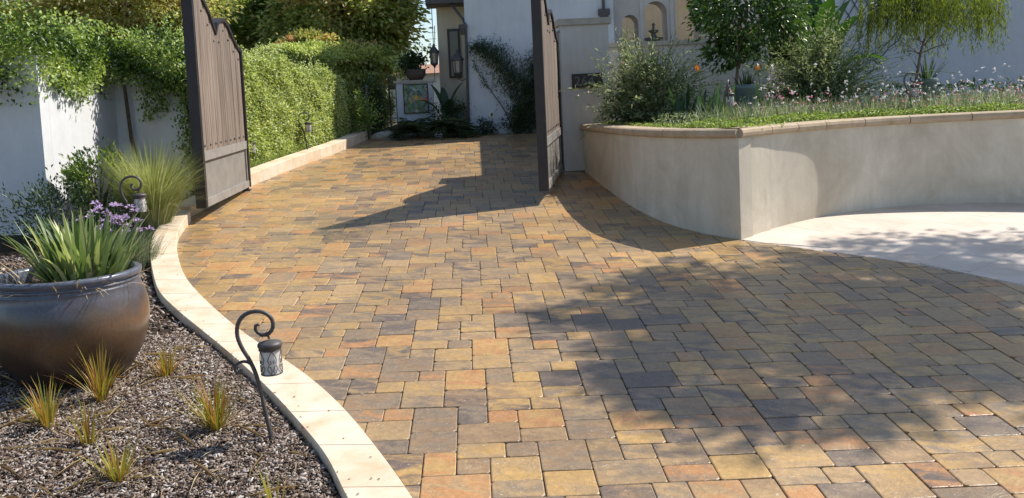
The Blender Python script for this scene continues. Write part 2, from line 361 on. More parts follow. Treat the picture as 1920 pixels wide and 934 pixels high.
#@@SETTING
# ================================================================== SETTING
# the earth under everything, a tilted sheet out to the horizon that levels off beyond the plot
def gfar(x, y):
    return gz(max(-8, min(12, x)), max(-14, min(17, y))) - .14
xs = [-400, -90, -30, -14, -8, -5, -3, 0, 3, 6, 9, 12, 20, 60, 400]; ys = [-60, -25, -14, -8, -4, 0, 4, 8, 12, 17, 24, 50, 120, 700]
V = [(x, y, gfar(x, y)) for y in ys for x in xs]; nx = len(xs)
Fc = [(j*nx+i, j*nx+i+1, (j+1)*nx+i+1, (j+1)*nx+i) for j in range(len(ys)-1) for i in range(nx-1)]
tag(np_mesh('ground', V, Fc, M_DIRT), kind='structure')

# outline curves, surveyed on the sloping plane
cin = [G(830, 1010, .012), G(775, 934, .012), G(745, 890, .012), G(700, 830, .012), G(650, 770, .012), G(600, 722, .012), G(545, 680, .014), G(470, 630, .018),
       G(420, 590, .024), G(372, 545, .032), G(345, 510, .045), G(333, 475, .06), G(331, 445, .08), G(338, 422, .10), G(357, 394, .12)]
cout = [G(700, 1010, .012), G(650, 934, .012), G(610, 855, .012), G(560, 792, .012), G(500, 727, .012), G(440, 671, .014), G(380, 620, .018), G(330, 578, .026),
        G(297, 542, .036), G(284, 500, .05), G(281, 465, .065), G(286, 440, .085), G(300, 418, .105), G(318, 394, .12)]
NS = 96
CI = crom(cin, NS + 1); CO = crom(cout, NS + 1)
far_in = [G(463, 349, .02), G(550, 314, .02), G(640, 281, .02), G(690, 259, .02)]
FI = crom(far_in, 41)
def left_edge(y):
    """x of the drive's left edge at y"""
    A = np.vstack([CI[:, :2], [[-3.03, 6.6], [-2.95, 7.6]], FI[:, :2]])
    return float(np.interp(y, A[:, 1], A[:, 0]))
wl = crom([(2.575, 4.13, 0), (2.27, 4.51, 0), (2.03, 5.09, 0), (1.87, 6.03, 0), (1.77, 7.30, 0), (1.70, 8.71, 0)], 41)
wr = crom([(2.575, 4.13, 0), (3.10, 4.63, 0), (3.84, 5.14, 0), (4.53, 5.42, 0), (5.17, 5.50, 0), (5.95, 5.45, 0), (6.8, 5.25, 0), (7.7, 4.85, 0), (8.8, 4.2, 0)], 61)
pb = crom([(2.50, 4.10, 0), (2.75, 3.97, 0), (3.16, 3.58, 0), (3.65, 3.10, 0), (3.95, 2.70, 0), (4.35, 1.95, 0), (4.7, 1.0, 0), (4.9, -.2, 0), (5.0, -2, 0), (5.0, -6, 0)], 61)   # edge of patio stone
def patio_x(y): return float(np.interp(-y, -pb[:, 1], pb[:, 0]))
def wall_x(y): return float(np.interp(y, wl[:, 1], wl[:, 0]))

drive = bpy.data.objects.new('driveway', None); COL.objects.link(drive); tag(drive, kind='structure')
# sand bed
X0, X1, Y0, Y1 = -3.4, 9.0, -7.0, 15.5
_L = [(-.05, Y0), (-.05, -1.0)] + [((CI[i][0]+CO[i][0])/2, (CI[i][1]+CO[i][1])/2) for i in range(0, NS+1, 8)] + [(-3.12, 7.9)] + [(p[0]-.1, p[1]) for p in FI[::10]] + [(-1.9, Y1)]
_v = [MP @ np.array([x, y, -.012]) for x, y in _L] + [MP @ np.array([X1, y, -.012]) for x, y in _L]; _n = len(_L)
np_mesh('joint_sand', _v, [(i, _n+i, _n+i+1, i+1) for i in range(_n-1)], M_JOINT, drive)
# clipping helpers
def clip(poly, p, n):
    """keep the part of convex poly where (q-p).n >= 0"""
    out = []; m = len(poly)
    for i in range(m):
        a = poly[i]; b = poly[(i+1) % m]; da = (a[0]-p[0])*n[0]+(a[1]-p[1])*n[1]; db = (b[0]-p[0])*n[0]+(b[1]-p[1])*n[1]
        if da >= 0: out.append(a)
        if (da >= 0) != (db >= 0):
            s_ = da/(da-db); out.append((a[0]+(b[0]-a[0])*s_, a[1]+(b[1]-a[1])*s_))
    return out
def area(poly): return abs(sum(poly[i][0]*poly[(i+1)%len(poly)][1]-poly[(i+1)%len(poly)][0]*poly[i][1] for i in range(len(poly))))/2
def block(poly, top, ch, depth, tilt=(0, 0)):
    """stone from a convex outline: chamfered rim round a flat top; returns verts, faces"""
    n = len(poly); cx = sum(p[0] for p in poly)/n; cy = sum(p[1] for p in poly)/n
    ring = []; 
    for p in poly:
        dx, dy = cx-p[0], cy-p[1]; l_ = math.hypot(dx, dy); ring.append((p[0]+dx/l_*ch*1.35, p[1]+dy/l_*ch*1.35))
    zt = lambda p: top + tilt[0]*(p[0]-cx) + tilt[1]*(p[1]-cy)
    v = [(p[0], p[1], zt(p)) for p in ring] + [(p[0], p[1], zt(p)-ch*.6) for p in poly] + [(p[0], p[1], zt(p)-depth) for p in poly]
    f = [tuple(range(n))] + [(n+i, n+(i+1)%n, (i+1)%n, i) for i in range(n)] + [(2*n+i, 2*n+(i+1)%n, n+(i+1)%n, n+i) for i in range(n)]
    return v, f
U3 = 0.0762
CELL = [(-3,-7,3,4), (-3,-3,3,3), (0,-7,2,3), (0,-4,4,3), (0,-1,3,2), (3,-1,2,2), (0,1,2,2), (2,1,3,3), (2,4,3,2)]
TAN, GOLD, ORNG, CHAR, GREY, BRN = (.385,.255,.125), (.455,.285,.105), (.45,.228,.09), (.165,.122,.09), (.26,.19,.12), (.31,.20,.105)
pav = []
for m in range(-30, 31):
    for n in range(-40, 41):
        for (x, y, w_, h_) in CELL:
            gx = x + 8*m - 2*n; gy = y + 6*m + 7*n
            x0, x1 = gx*U3, (gx+w_)*U3; y1, y0 = -gy*U3, -(gy+h_)*U3
            if x1 < -3.3 or x0 > 7.6 or y1 < -3.5 or y0 > 14.9: continue
            xc, yc = (x0+x1)/2, (y0+y1)/2
            le = left_edge(yc)
            if x1 < le - .05: continue
            if 4.1 < yc and xc > wall_x(min(yc, 8.7)) + .12: continue
            if yc > 8.8 and x0 > 2.0: continue
            pav.append((x0, y0, x1, y1, xc, yc))
entries = []
for (x0, y0, x1, y1, xc, yc) in pav:
    g = .0014 + random.uniform(0, .0012); r_ = .006 + random.uniform(0, .010)
    a, b, c, d = x0+g+random.uniform(0,.0015), y0+g+random.uniform(0,.0015), x1-g-random.uniform(0,.0015), y1-g-random.uniform(0,.0015)
    jr = [r_*random.uniform(.5, 1.5) for _ in range(4)]
    poly = [(a+jr[0], b), (c-jr[1], b), (c, b+jr[1]*.9), (c, d-jr[2]*.9), (c-jr[2], d), (a+jr[3], d), (a, d-jr[3]*.9), (a, b+jr[0]*.9)]
    if yc < 4.3 and x1 > 2.3:                       # cut against the patio stone edge
        if yc > 4.08: 
            if x0 > 2.62: continue
        else:
            px_ = patio_x(yc); e = .05
            dxp = patio_x(yc-e) - patio_x(yc+e); tx, ty = dxp, -2*e; nn = (ty, -tx); l_ = math.hypot(*nn); nn = (nn[0]/l_, nn[1]/l_)
            poly = clip(poly, (px_-.003, yc), nn)
            if len(poly) < 3 or area(poly) < .0008: continue
    if x0 < left_edge(yc) + .25 and yc < 6.0:        # cut against the curb
        i = int(np.argmin(np.abs(CI[:, 1] - yc))); i = max(1, min(NS-1, i)); tx, ty = CI[i+1][0]-CI[i-1][0], CI[i+1][1]-CI[i-1][1]
        nn = (ty, -tx); l_ = math.hypot(*nn); nn = (nn[0]/l_, nn[1]/l_)
        poly = clip(poly, (CI[i][0]+nn[0]*.003, CI[i][1]+nn[1]*.003), nn)
        if len(poly) < 3 or area(poly) < .0008: continue
    entries.append((poly, xc, yc))
def pscore(e):
    p = MP @ np.array([e[1], e[2], 0]) - CE; z = p @ CF
    if z < .3: return 0
    u = CX + F*(p @ CR)/z; v = CY - F*(p @ CU)/z
    if not (-20 < u < 1940 and 190 < v < 960): return 0
    return area(e[0]) / z**3
entries.sort(key=pscore, reverse=True)
def stone_cols():
    q = random.random()
    if q < .34: c1 = TAN; c2 = random.choice([GOLD, GREY, BRN, CHAR, TAN])
    elif q < .58: c1 = GOLD; c2 = random.choice([TAN, GREY, ORNG, BRN])
    elif q < .67: c1 = ORNG; c2 = random.choice([GOLD, CHAR, BRN, TAN])
    elif q < .84: c1 = GREY; c2 = random.choice([CHAR, TAN, BRN, GOLD])
    elif q < .92: c1 = CHAR; c2 = random.choice([GREY, BRN, TAN, GOLD])
    else: c1 = BRN; c2 = random.choice([CHAR, TAN, ORNG])
    k = random.uniform(.9, 1.12); return [v*k for v in c1], [v*k for v in c2], [random.random() for _ in range(3)]
# colours noted stone by stone for the nearest part of the drive: place on the paving, then the two blended tones
KEY = {'T': TAN, 'G': GOLD, 'O': ORNG, 'C': CHAR, 'Y': GREY, 'B': BRN}
NOTES = [(600, 562, 2.51, '490,25YC 610,10YT 710,10GT 665,50TG 830,15BO 835,48GO 985,40YB 1150,15YT 130,40YB 220,42GT 340,45TO 155,80TY 330,78YC 480,75BY 635,85GB 765,82GT 890,90YY 1030,85CT 1130,75GC 370,130CY 500,118TG 605,118BY 740,140OT 905,150OT 1090,125YC 1250,135CY 210,155BY 355,185OG 190,200OC 550,162TY 515,205GT 655,205BY 800,205GO 800,290TG 940,205YT 1055,210OG 1210,235CC 85,245OT 215,260CY 365,245CG 480,250TY 625,255TG 1010,262YT 60,290TY 415,305YB 620,305TC 990,315YT 1145,315GT 1255,330CY 50,345GT 195,335OB 370,360YB 525,355OB 685,370OG 840,360BY 970,362GG 1135,370CC 70,410CY 200,400TC 330,410GT 485,418GT 910,425GB 1150,430GC 245,470BY 480,480YT 685,460BC 880,495CG 1060,480BG 1225,510YT 210,540OY 360,545OT 540,560YB 715,540YC 860,550OO 1035,560OG 1060,630BT 1240,620YB 320,610TT 335,685YC 535,665YB 795,630BT 760,710GT 950,705YB 1160,735YB 400,775GC 560,770OG 715,770BY 930,800TG 1190,860TG 930,895YT 640,890OT 440,900OB'),
 (1300, 740, 4.8, '350,410TY 400,640GG 400,190BO 330,60CC 830,110YC 880,240CC 1250,110TB 1230,230BT 1250,380BO 1420,550YC 950,560TG 1000,740YT 1350,710TB 1750,760TG 600,370CB 900,380BO 600,830BT 250,850TB 960,870TO 1400,850CY 1700,250YB 1750,480BT 80,530CB 120,700YO 100,230YO'),
 (900, 560, 4.8, '1250,115YT 1300,220CC 1180,340YB 860,420CY 900,510BT 1220,480TY 1060,640YC 1350,600YT 1550,720CC 1540,850YC 1130,790BY 730,720CC 750,830GY 1600,420YT 1580,520YB 1650,210CY 1000,180CC 640,240TY 630,330YC')]
pins = []
for ox_, oy_, k_, txt in NOTES:
    for w_ in txt.split():
        a_, b_ = w_[:-2].split(','); p_ = G(ox_+float(a_)/k_, oy_+float(b_)/k_); pins.append((p_[0], p_[1], w_[-2:]))
pins_xy = np.array([q[:2] for q in pins])
bigV, bigF, bc1, bc2, bof, brim = [], [], [], [], [], []
for i, (poly, xc, yc) in enumerate(entries):
    v, f = block(poly, random.uniform(-.0018, .0018), .0030 + random.uniform(0, .002), .03, (random.gauss(0, .006), random.gauss(0, .006)))
    V = (MP @ np.array(v).T).T; c1, c2, off = stone_cols()
    dd = np.hypot(pins_xy[:, 0]-xc, pins_xy[:, 1]-yc*.997); kk = int(dd.argmin())
    if dd[kk] < .07: c1, c2 = KEY[pins[kk][2][0]], KEY[pins[kk][2][1]]
    nv = len(poly); rv = min(.8, max(.12, random.gauss(.15, .18))); rim = [0.0]*nv + [min(.8, rv)]*nv + [0.0]*nv
    if i < 300:
        np_mesh('paver', V, f, M_PAVER, drive, {'rim': rim, 'c1': [c1]*len(V), 'c2': [c2]*len(V), 'off': [off]*len(V)})
    else:
        b = len(bigV); bigV += V.tolist(); bigF += [tuple(k+b for k in q) for q in f]; bc1 += [c1]*len(V); bc2 += [c2]*len(V); bof += [off]*len(V); brim += rim
tag(np_mesh('paver_field', bigV, bigF, M_PAVER, drive, {'rim': brim, 'c1': bc1, 'c2': bc2, 'off': bof}), kind='stuff')

# pale travertine patio, slabs in running bond, cut to the curved edge of the drive
patio = bpy.data.objects.new('patio', None); COL.objects.link(patio); tag(patio, kind='structure')
np_mesh('patio_bed', [MP @ np.array([x, y, -.006]) for x, y in ((2.6, 4.1), (3.2, 3.56), (3.7, 3.08), (4.4, 1.95), (4.95, 0), (5.05, -6), (10.5, -6), (10.5, 6.2), (2.75, 6.2))],
        [tuple(range(9))], M_PATIO, patio)
ang = math.radians(38); ca, sa = math.cos(ang), math.sin(ang); np_ = 0
for j in range(-14, 16):
    for i in range(-12, 16):
        s0 = .56; x0 = i*s0 + (j % 2)*s0/2; y0 = j*.40
        g = .0012; c_ = [(x0+g, y0+g), (x0+s0-g, y0+g), (x0+s0-g, y0+.40-g), (x0+g, y0+.40-g)]
        c_ = [(4.4+p[0]*ca-p[1]*sa, 3.6+p[0]*sa+p[1]*ca) for p in c_]; xc = sum(p[0] for p in c_)/4; yc = sum(p[1] for p in c_)/4
        if xc > 9.5 or yc > 5.9 or yc < -3.5 or xc < 2.2: continue
        if yc > 4.4 and xc < 2.9: continue
        ycl = min(max(yc, -5), 4.0)
        for yy in (ycl-.22, ycl, ycl+.22):
            yy = min(yy, 4.04); e = .04; dxp = patio_x(yy-e)-patio_x(min(yy+e, 4.1)); tx, ty = dxp, -2*e; nn = (-ty, tx); l_ = math.hypot(*nn); nn = (nn[0]/l_, nn[1]/l_)
            c_ = clip(c_, (patio_x(yy)+.003, yy), nn)
            if len(c_) < 3: break
        if len(c_) < 3 or area(c_) < .002: continue
        v, f = block(c_, random.uniform(-.0005, .0008), .0025, .02); V = (MP @ np.array(v).T).T; np_ += 1
        np_mesh('patio_slab', V, f, M_PATIO, patio)

# garden bed under the mulch
bed = []
for i in range(0, NS+1, 4): bed.append(CO[i])
bed = [(p[0]+.03, p[1], gz(p[0], p[1])-.045) for p in bed]
bedL = [(-7.5, p[1], gz(-7.5, p[1])-.045) for p in bed]
V = bed + bedL; n = len(bed)
mul = tag(np_mesh('garden_bed', V + [(-3.1, 7.6, gz(-3.1,7.6)-.03), (-7.5, 7.6, gz(-7.5,7.6)-.03)], [(i, i+1, n+i+1, n+i)[::-1] for i in range(n-1)] + [(n-1, 2*n, 2*n+1, 2*n-1)[::-1]], M_SOIL), kind='structure')
# chips: thin curled shards
def outer_x(y): return float(np.interp(y, CO[:, 1], CO[:, 0]))
def chips(n, ylo, yhi, xlo, smin, smax):
    y = rng.uniform(ylo, yhi, n); ox = np.interp(y, CO[:, 1], CO[:, 0]); x = ox - .015 - (ox - xlo) * rng.random(n)
    z = gz(x, y) - .042 + rng.uniform(0, .020, n); P = np.stack([x, y, z], 1)
    D = rdir(n); D[:, 2] *= .35; D = unit(D); Nn = unit(np.stack([rng.normal(0, .45, n), rng.normal(0, .45, n), np.ones(n)], 1)); S = unit(np.cross(D, Nn)); U_ = np.cross(S, D)
    l_ = rng.uniform(smin, smax, (n, 1)); w_ = l_ * rng.uniform(.14, .5, (n, 1)); th = l_*.16
    q = [P-D*l_/2-S*w_*.3, P+D*l_/2-S*w_*.5, P+D*l_*.4+S*w_*.4, P-D*l_*.45+S*w_*.5]
    V = np.stack(q + [a - U_*th for a in q], 1).reshape(-1, 3); b = np.arange(n)[:, None]*8
    Fc = np.concatenate([b+[0,1,2,3], b+[4,5,1,0], b+[5,6,2,1], b+[6,7,3,2], b+[7,4,0,3]], 0)
    return V, Fc, np.repeat(np.clip(rng.beta(1.6, 2.2, n), 0, 1), 8)
parts = [chips(72000, -1.2, 2.0, -2.6, .008, .032), chips(9000, 1.6, 4.6, -4.6, .015, .05), chips(5000, -1.2, 2.0, -4.4, .02, .05)]
off = 0; VV, FF, LL = [], [], []
for a, b, c in parts: VV.append(a); FF.append(b + off); LL.append(c); off += len(a)
tag(np_mesh('bark_mulch', np.vstack(VV), np.vstack(FF), M_CHIP, None, {'lv': np.concatenate(LL)}), 'grey brown bark chip mulch covering the left garden bed', 'mulch', kind='stuff')
n = 170; y = rng.uniform(-1.0, 1.9, n); ox = np.interp(y, CO[:, 1], CO[:, 0]); x = ox - .06 - rng.random(n)**.8 * 1.6
D = rdir(n); D[:, 2] = 0; D = unit(D)
tag(leaves('dry_straw', np.stack([x, y, gz(x, y)-.006], 1), D, rng.uniform(.08, .34, n), .006, M_STRAW, None, fold=.05, N=np.tile([0, 0, 1.], (n, 1))), 'dead tan grass blades scattered over the bark mulch', 'dead grass', kind='stuff')

# ---- pale stone curb along the left of the drive
def ring_stone(i0, i1, A, B, ztop, dep, mat, parent, name='coping_stone', round_=.006, gap=.003):
    """solid stone between two border curves A and B (arrays), indices i0..i1"""
    v = []; f = []; m = i1 - i0 + 1
    for i in range(i0, i1+1):
        a = A[i].copy(); b = B[i].copy()
        if i == i0: d = A[i+1]-A[i]; a += d/np.linalg.norm(d)*gap; b += d/np.linalg.norm(d)*gap
        if i == i1: d = A[i]-A[i-1]; a -= d/np.linalg.norm(d)*gap; b -= d/np.linalg.norm(d)*gap
        za, zb = ztop(a), ztop(b); w_ = b - a; w_ = w_/np.linalg.norm(w_)
        v += [(a[0], a[1], za-dep), (a[0], a[1], za-round_), (a[0]+w_[0]*round_, a[1]+w_[1]*round_, za),
              (b[0]-w_[0]*round_, b[1]-w_[1]*round_, zb), (b[0], b[1], zb-round_), (b[0], b[1], zb-dep)]
    for i in range(m-1):
        for k in range(5): f.append((i*6+k, i*6+k+1, (i+1)*6+k+1, (i+1)*6+k))
    f.append((5, 4, 3, 2, 1, 0)); f.append(tuple((m-1)*6+k for k in range(6)))
    return np_mesh(name, v, f, mat, parent)
# curb height above the drive grows from flush near the viewer to 12 cm at the gate
hs = np.interp(np.linspace(0, 1, NS+1), [0, .45, .62, .75, .88, 1], [.012, .014, .024, .045, .085, .12])
curb = thing('garden_curb', 'curving cream travertine curb between bark bed and driveway in front of the open left gate', 'curb', (CI[0][0], CI[0][1], gz(CI[0][0], CI[0][1])))
def ctop(p):
    i = int(np.argmin((CI[:, 0]-p[0])**2 + (CI[:, 1]-p[1])**2)); return gz(p[0], p[1]) + hs[i]
st = 6
for i0 in range(0, NS, st): ring_stone(i0, i0+st, CI, CO, ctop, .14, M_TRAV, curb)
# crumbs of bark kicked onto the curb
n = 60; i = rng.integers(4, 70, n); fr_ = 1 - rng.random(n)**3.5*.9; P = CI[i] + (CO[i]-CI[i])*fr_[:, None]; P[:, 2] = gz(P[:, 0], P[:, 1]) + hs[i] + .003
tag(leaves('bark_crumbs', P, rdir(n)*[1, 1, .1], .016, .009, M_CHIP, None, fold=.2, N=np.tile([0, 0, 1.], (n, 1)), lv=rng.random(n)*.9), 'small bark crumbs and dry bits lying on the cream curb', 'debris', kind='stuff')
# stretch of curb that runs on under the gate
mb = MB(); a = np.array([[-3.03, 6.14, 0], [-3.00, 6.9, 0], [-2.93, 7.86, 0]]); A = crom(a, 13); B = A + [-.24, 0, 0]
curb2 = thing('shaded_curb', 'low shaded stone curb running beneath the bottom of the left gate', 'curb', (-3.03, 6.2, gz(-3.03, 6.2)))
for i0 in (0, 4, 8): ring_stone(i0, i0+4, A, B, lambda p: gz(p[0], p[1])+.115, .15, M_TRAV, curb2)
# far raised kerb below the hedge
curb3 = thing('raised_curb', 'straight cream raised curb along the foot of the clipped hedge', 'curb', (FI[0][0], FI[0][1], gz(FI[0][0], FI[0][1])))
dirf = unit((FI[-1]-FI[0])[None])[0]; nf = np.array([-dirf[1], dirf[0], 0])
FA = FI; FB = FI + nf*.22
for i0 in range(0, 40, 4): ring_stone(i0, i0+4, FA, FB, lambda p: gz(p[0], p[1])+.165, .19, M_TRAV, curb3)

# ---- curved planter wall
WT = 1.20
wall = thing('planter_wall', 'curved grey stucco planter wall with tan coping coming to a sharp corner', 'planter wall', (2.575, 4.13, gz(2.575, 4.13)))
def offset_curve(P, d, side):
    T = np.gradient(P, axis=0); T = unit(T); Nn = np.stack([-T[:, 1], T[:, 0], 0*T[:, 0]], 1); return P + Nn*d*side
def wall_strip(P, side, thick, zt, name, mat):
    Q = offset_curve(P, thick, side); v = []; f = []
    for a, b in zip(P, Q): v += [(a[0], a[1], gz(a[0], a[1])-.15), (a[0], a[1], zt), (b[0], b[1], zt), (b[0], b[1], gz(b[0], b[1])-.15)]
    for i in range(len(P)-1):
        for k in range(3): f.append((i*4+k, i*4+k+1, (i+1)*4+k+1, (i+1)*4+k) if side > 0 else (i*4+k, (i+1)*4+k, (i+1)*4+k+1, i*4+k+1))
    f.append((0, 1, 2, 3)); m = len(P)-1; f.append((m*4+3, m*4+2, m*4+1, m*4))
    return np_mesh(name, v, f, mat, wall)
wall_strip(wl, -1, .2, WT, 'stucco_face', M_STUC); wall_strip(wr + [0.0004, 0, 0], 1, .2, WT, 'stucco_face', M_STUC)
def coping(P, side, joints, hang=.045, depth=.30, th=.085):
    A = offset_curve(P, hang, -side); B = offset_curve(P, depth-hang, side)
    for j0, j1 in zip(joints[:-1], joints[1:]):
        v = []; f = []; prof = [(0, -th), (-.0, -th*.75), (0, -th*.25), (.018, 0), (1, 0), (1, -th)]
        for i in range(j0, j1+1):
            a = A[i].copy(); b = B[i].copy(); d = unit((A[min(i+1, len(A)-1)]-A[max(i-1, 0)])[None])[0]; g = .006
            if i == j0: a = a+d*g; b = b+d*g
            if i == j1: a = a-d*g; b = b-d*g
            wv = unit((b-a)[None])[0]; o_ = a - 0*wv; jt = 0
            pts = [a+wv*.022, a+wv*.004, a+wv*.0, a+wv*.008, a+wv*.028, b-wv*.02, b]; zz = [WT+.002, WT+.018, WT+.045, WT+.072, WT+th, WT+th, WT+.002]
            v += [(p[0], p[1], z) for p, z in zip(pts, zz)]
        K = 7; m = j1-j0
        for i in range(m):
            for k in range(K): k2 = (k+1) % K; f.append((i*K+k, i*K+k2, (i+1)*K+k2, (i+1)*K+k) if side > 0 else (i*K+k, (i+1)*K+k, (i+1)*K+k2, i*K+k2))
        f.append(tuple(range(K))[::-1]); f.append(tuple(m*K+k for k in range(K)))
        np_mesh('coping_stone', v, f, M_COPING, wall)
coping(wl, -1, [0, 4, 8, 13, 18, 23, 28, 34, 40]); coping(wr, 1, [0, 5, 9, 13, 18, 23, 29, 35, 41, 47, 53, 60])

# soil inside the planter
sv = [(p[0], p[1], WT-.02) for p in offset_curve(wl, .1, -1)[::4]][::-1] + [(p[0], p[1], WT-.02) for p in offset_curve(wr, .1, 1)[::4]] + [(10.5, 4.2, WT-.02), (10.5, 12.4, WT-.02), (1.9, 12.4, WT-.02), (1.9, 8.8, WT-.02)]
tag(np_mesh('planter_soil', sv, [tuple(range(len(sv)))], M_SOIL), kind='structure')

#@@GATES
# ================================================================== GATES
def make_gate(name, label, P0, P1, z0, z1, tops, group):
    """P0 free end foot, P1 hinge end foot, bottoms at world z0, z1; tops: list (w, z) along the leaf"""
    P0 = np.array(P0, float); P1 = np.array(P1, float); W = np.linalg.norm(P1-P0); d = (P1-P0)/W; nn = np.array([-d[1], d[0]])
    root = thing(name, label, 'gate', (P1[0], P1[1], z1), group)
    def pt(w_, z, t_=0): q = P0 + d*w_ + nn*t_; return (q[0], q[1], z)
    tw = np.array(tops)[:, 0]; tz = np.array(tops)[:, 1]
    top = lambda w_: float(np.interp(w_, tw, tz))
    bot = lambda w_: z0 + (z1-z0)*w_/W
    T = .055
    def prism(w0, w1, zf0, zf1, t0, t1, nm, mat, zt0=None, zt1=None, n=1):
        mb = MB(); ws = np.linspace(w0, w1, n+1); v = []; f = []
        for w_ in ws:
            v += [pt(w_, zf0(w_), t0), pt(w_, zf1(w_), t0), pt(w_, zf1(w_), t1), pt(w_, zf0(w_), t1)]
        for i in range(n):
            for k in range(4): f.append((i*4+k, i*4+(k+1) % 4, (i+1)*4+(k+1) % 4, (i+1)*4+k))
        f += [(3, 2, 1, 0), (n*4, n*4+1, n*4+2, n*4+3)]
        mb.add(v, f); return mb.build(nm, mat, root)
    prism(0, .07, bot, lambda w_: top(.03)+.02, -T, T, 'end_post', M_METAL)
    prism(W-.055, W, bot, lambda w_: top(W)+.02, -T, T, 'hinge_post', M_METAL)
    k1, k2 = .50, .60          # mid rail height above the bottom
    prism(.07, W-.055, lambda w_: bot(w_), lambda w_: bot(w_)+.085, -.045, .045, 'bottom_rail', M_RAIL)
    prism(.07, W-.055, lambda w_: bot(w_)+k1, lambda w_: bot(w_)+k2, -.045, .045, 'middle_rail', M_RAIL)
    prism(.07, W-.055, lambda w_: bot(w_)+.085, lambda w_: bot(w_)+k1, -.016, .016, 'kick_panel', M_PANEL)
    for e0, e1 in ((.07, .115), (W-.095, W-.055)): prism(e0, e1, lambda w_: bot(w_)+.085, lambda w_: bot(w_)+k1, -.036, .036, 'panel_stile', M_RAIL)
    # planks, a V joint between each
    n = 9; ws = np.linspace(.07, W-.055, n+1); rn = random.Random(5)
    for i in range(n):
        a, b = ws[i]+.003, ws[i+1]-.003; segs = 4; v = []; f = []; K = 8; off = rn.uniform(-.003, .003)
        for j, w_ in enumerate(np.linspace(a, b, segs+1)):
            tt = .030 + off
            if j in (0, segs): tt -= .008
            zb = bot(w_)+k2-.004; zt = top(w_)-.02
            v += [pt(w_, zb, -tt), pt(w_, zt, -tt), pt(w_, zt, tt), pt(w_, zb, tt)]
        for j in range(segs):
            for k in range(4): f.append((j*4+k, j*4+(k+1) % 4, (j+1)*4+(k+1) % 4, (j+1)*4+k))
        f += [(3, 2, 1, 0), (segs*4, segs*4+1, segs*4+2, segs*4+3)]
        np_mesh('plank', v, f, M_WOOD, root)
        # carriage bolts
        wm = (ws[i]+ws[i+1])/2
        for zz in (bot(wm)+k2+.06, min(top(ws[i]), top(ws[i+1]))-.12):
            mb = MB(); c = np.array(pt(wm, zz, 0)); q = np.array([nn[0], nn[1], 0])
            mb.tube([c-q*.046, c-q*.041, c-q*.034, c+q*.034, c+q*.041, c+q*.046], [.006, .013, .014, .014, .013, .006], 6)
            mb.build('bolt', M_IRON, root)
    # curved top rail, a steel strap bent to the outline
    dense = []
    for i in range(len(tops)-1):
        for s_ in (0, .5): dense.append((tops[i][0]*(1-s_)+tops[i+1][0]*s_, tops[i][1]*(1-s_)+tops[i+1][1]*s_))
    dense.append(tops[-1])
    v = []; f = []; m = len(dense)
    for i, (w_, z) in enumerate(dense):
        a = dense[max(i-1, 0)]; b = dense[min(i+1, m-1)]; tx, tz_ = b[0]-a[0], b[1]-a[1]; l_ = math.hypot(tx, tz_); nx_, nz_ = -tz_/l_, tx/l_
        h = .03
        v += [pt(w_-nx_*h, z-nz_*h, -.052), pt(w_+nx_*h*.4, z+nz_*h*.4, -.052), pt(w_+nx_*h*.4, z+nz_*h*.4, .052), pt(w_-nx_*h, z-nz_*h, .052)]
    for i in range(m-1):
        for k in range(4): f.append((i*4+k, i*4+(k+1) % 4, (i+1)*4+(k+1) % 4, (i+1)*4+k))
    f += [(3, 2, 1, 0), ((m-1)*4, (m-1)*4+1, (m-1)*4+2, (m-1)*4+3)]
    np_mesh('top_rail', v, f, M_METAL, root)
    for zz in (.35, 1.35):
        mb = MB(); c = pt(W+.02, z1+zz, 0); mb.tube([(c[0], c[1], c[2]-.06), (c[0], c[1], c[2]+.06)], .022, 10); mb.build('hinge', M_IRON, root)
    mb = MB(); c = pt(W-.03, z1, .0)
    mb.tube([(c[0], c[1], gz(c[0], c[1])-.01), (c[0], c[1], z1+.03)], .03, 8); mb.box((c[0]-.05, c[1]-.05, gz(c[0], c[1])-.01), (c[0]+.05, c[1]+.05, gz(c[0], c[1])+.02)); mb.build('pivot_foot', M_IRON, root)
    return root
# leaf outline measured on the left leaf (w from the free end, height above ground of the hinge foot later)
FL = G(463, 352, .03); NL = G(378, 391, .16)
a = np.array([NL[0], NL[1]]); b = np.array([-2.83, 7.90])
def on_plane(px, py, A, B):
    n_ = np.array([-(B-A)[1], (B-A)[0]]); d_ = ray(px, py); t_ = ((A-CE[:2]) @ n_) / (d_[:2] @ n_); p_ = CE + d_*t_; return float((p_[:2]-A) @ (B-A) / np.linalg.norm(B-A)), float(p_[2])
WL = float(np.linalg.norm(b-a))
pr = [on_plane(*q, a, b) for q in [(373, 0), (385, 24), (398, 62), (400, 44), (407, 36), (413, 37), (420, 46), (430, 70), (440, 90), (448, 98)]]
T0 = pr[0]
tops = [(0, T0[1]+.40), (.15, T0[1]+.28), (T0[0]-.02, T0[1]+.02)] + pr[1:]
tops[-1] = (WL, tops[-1][1])
# keep the samples in order along the leaf
tt_ = [tops[0]]
for q in tops[1:]:
    tt_.append((max(q[0], tt_[-1][0]+.004), q[1]))
tops = tt_
gl = make_gate('driveway_gate', 'open driveway gate leaf on the left beside the tall fountain grass, wide plank face seen', a, b, gz(*a)+.16, gz(*b)+.05, tops, 'driveway gate leaves')
s_near = np.array([.925, 6.22]); s_far = np.array([1.335, 8.55]); WR = float(np.linalg.norm(s_far-s_near))
base_l = gz(*b); base_r = gz(*s_far)
tops_r = [(w_*WR/WL, z - base_l + base_r) for w_, z in tops]
tops_r = [(w_, z + (.06 if i < 3 else 0.03)) for i, (w_, z) in enumerate(tops_r)]
gr = make_gate('driveway_gate', 'open driveway gate leaf on the right seen edge on in front of the numbered pillar', s_near, s_far, gz(*s_near)+.15, gz(*s_far)+.05, tops_r, 'driveway gate leaves')
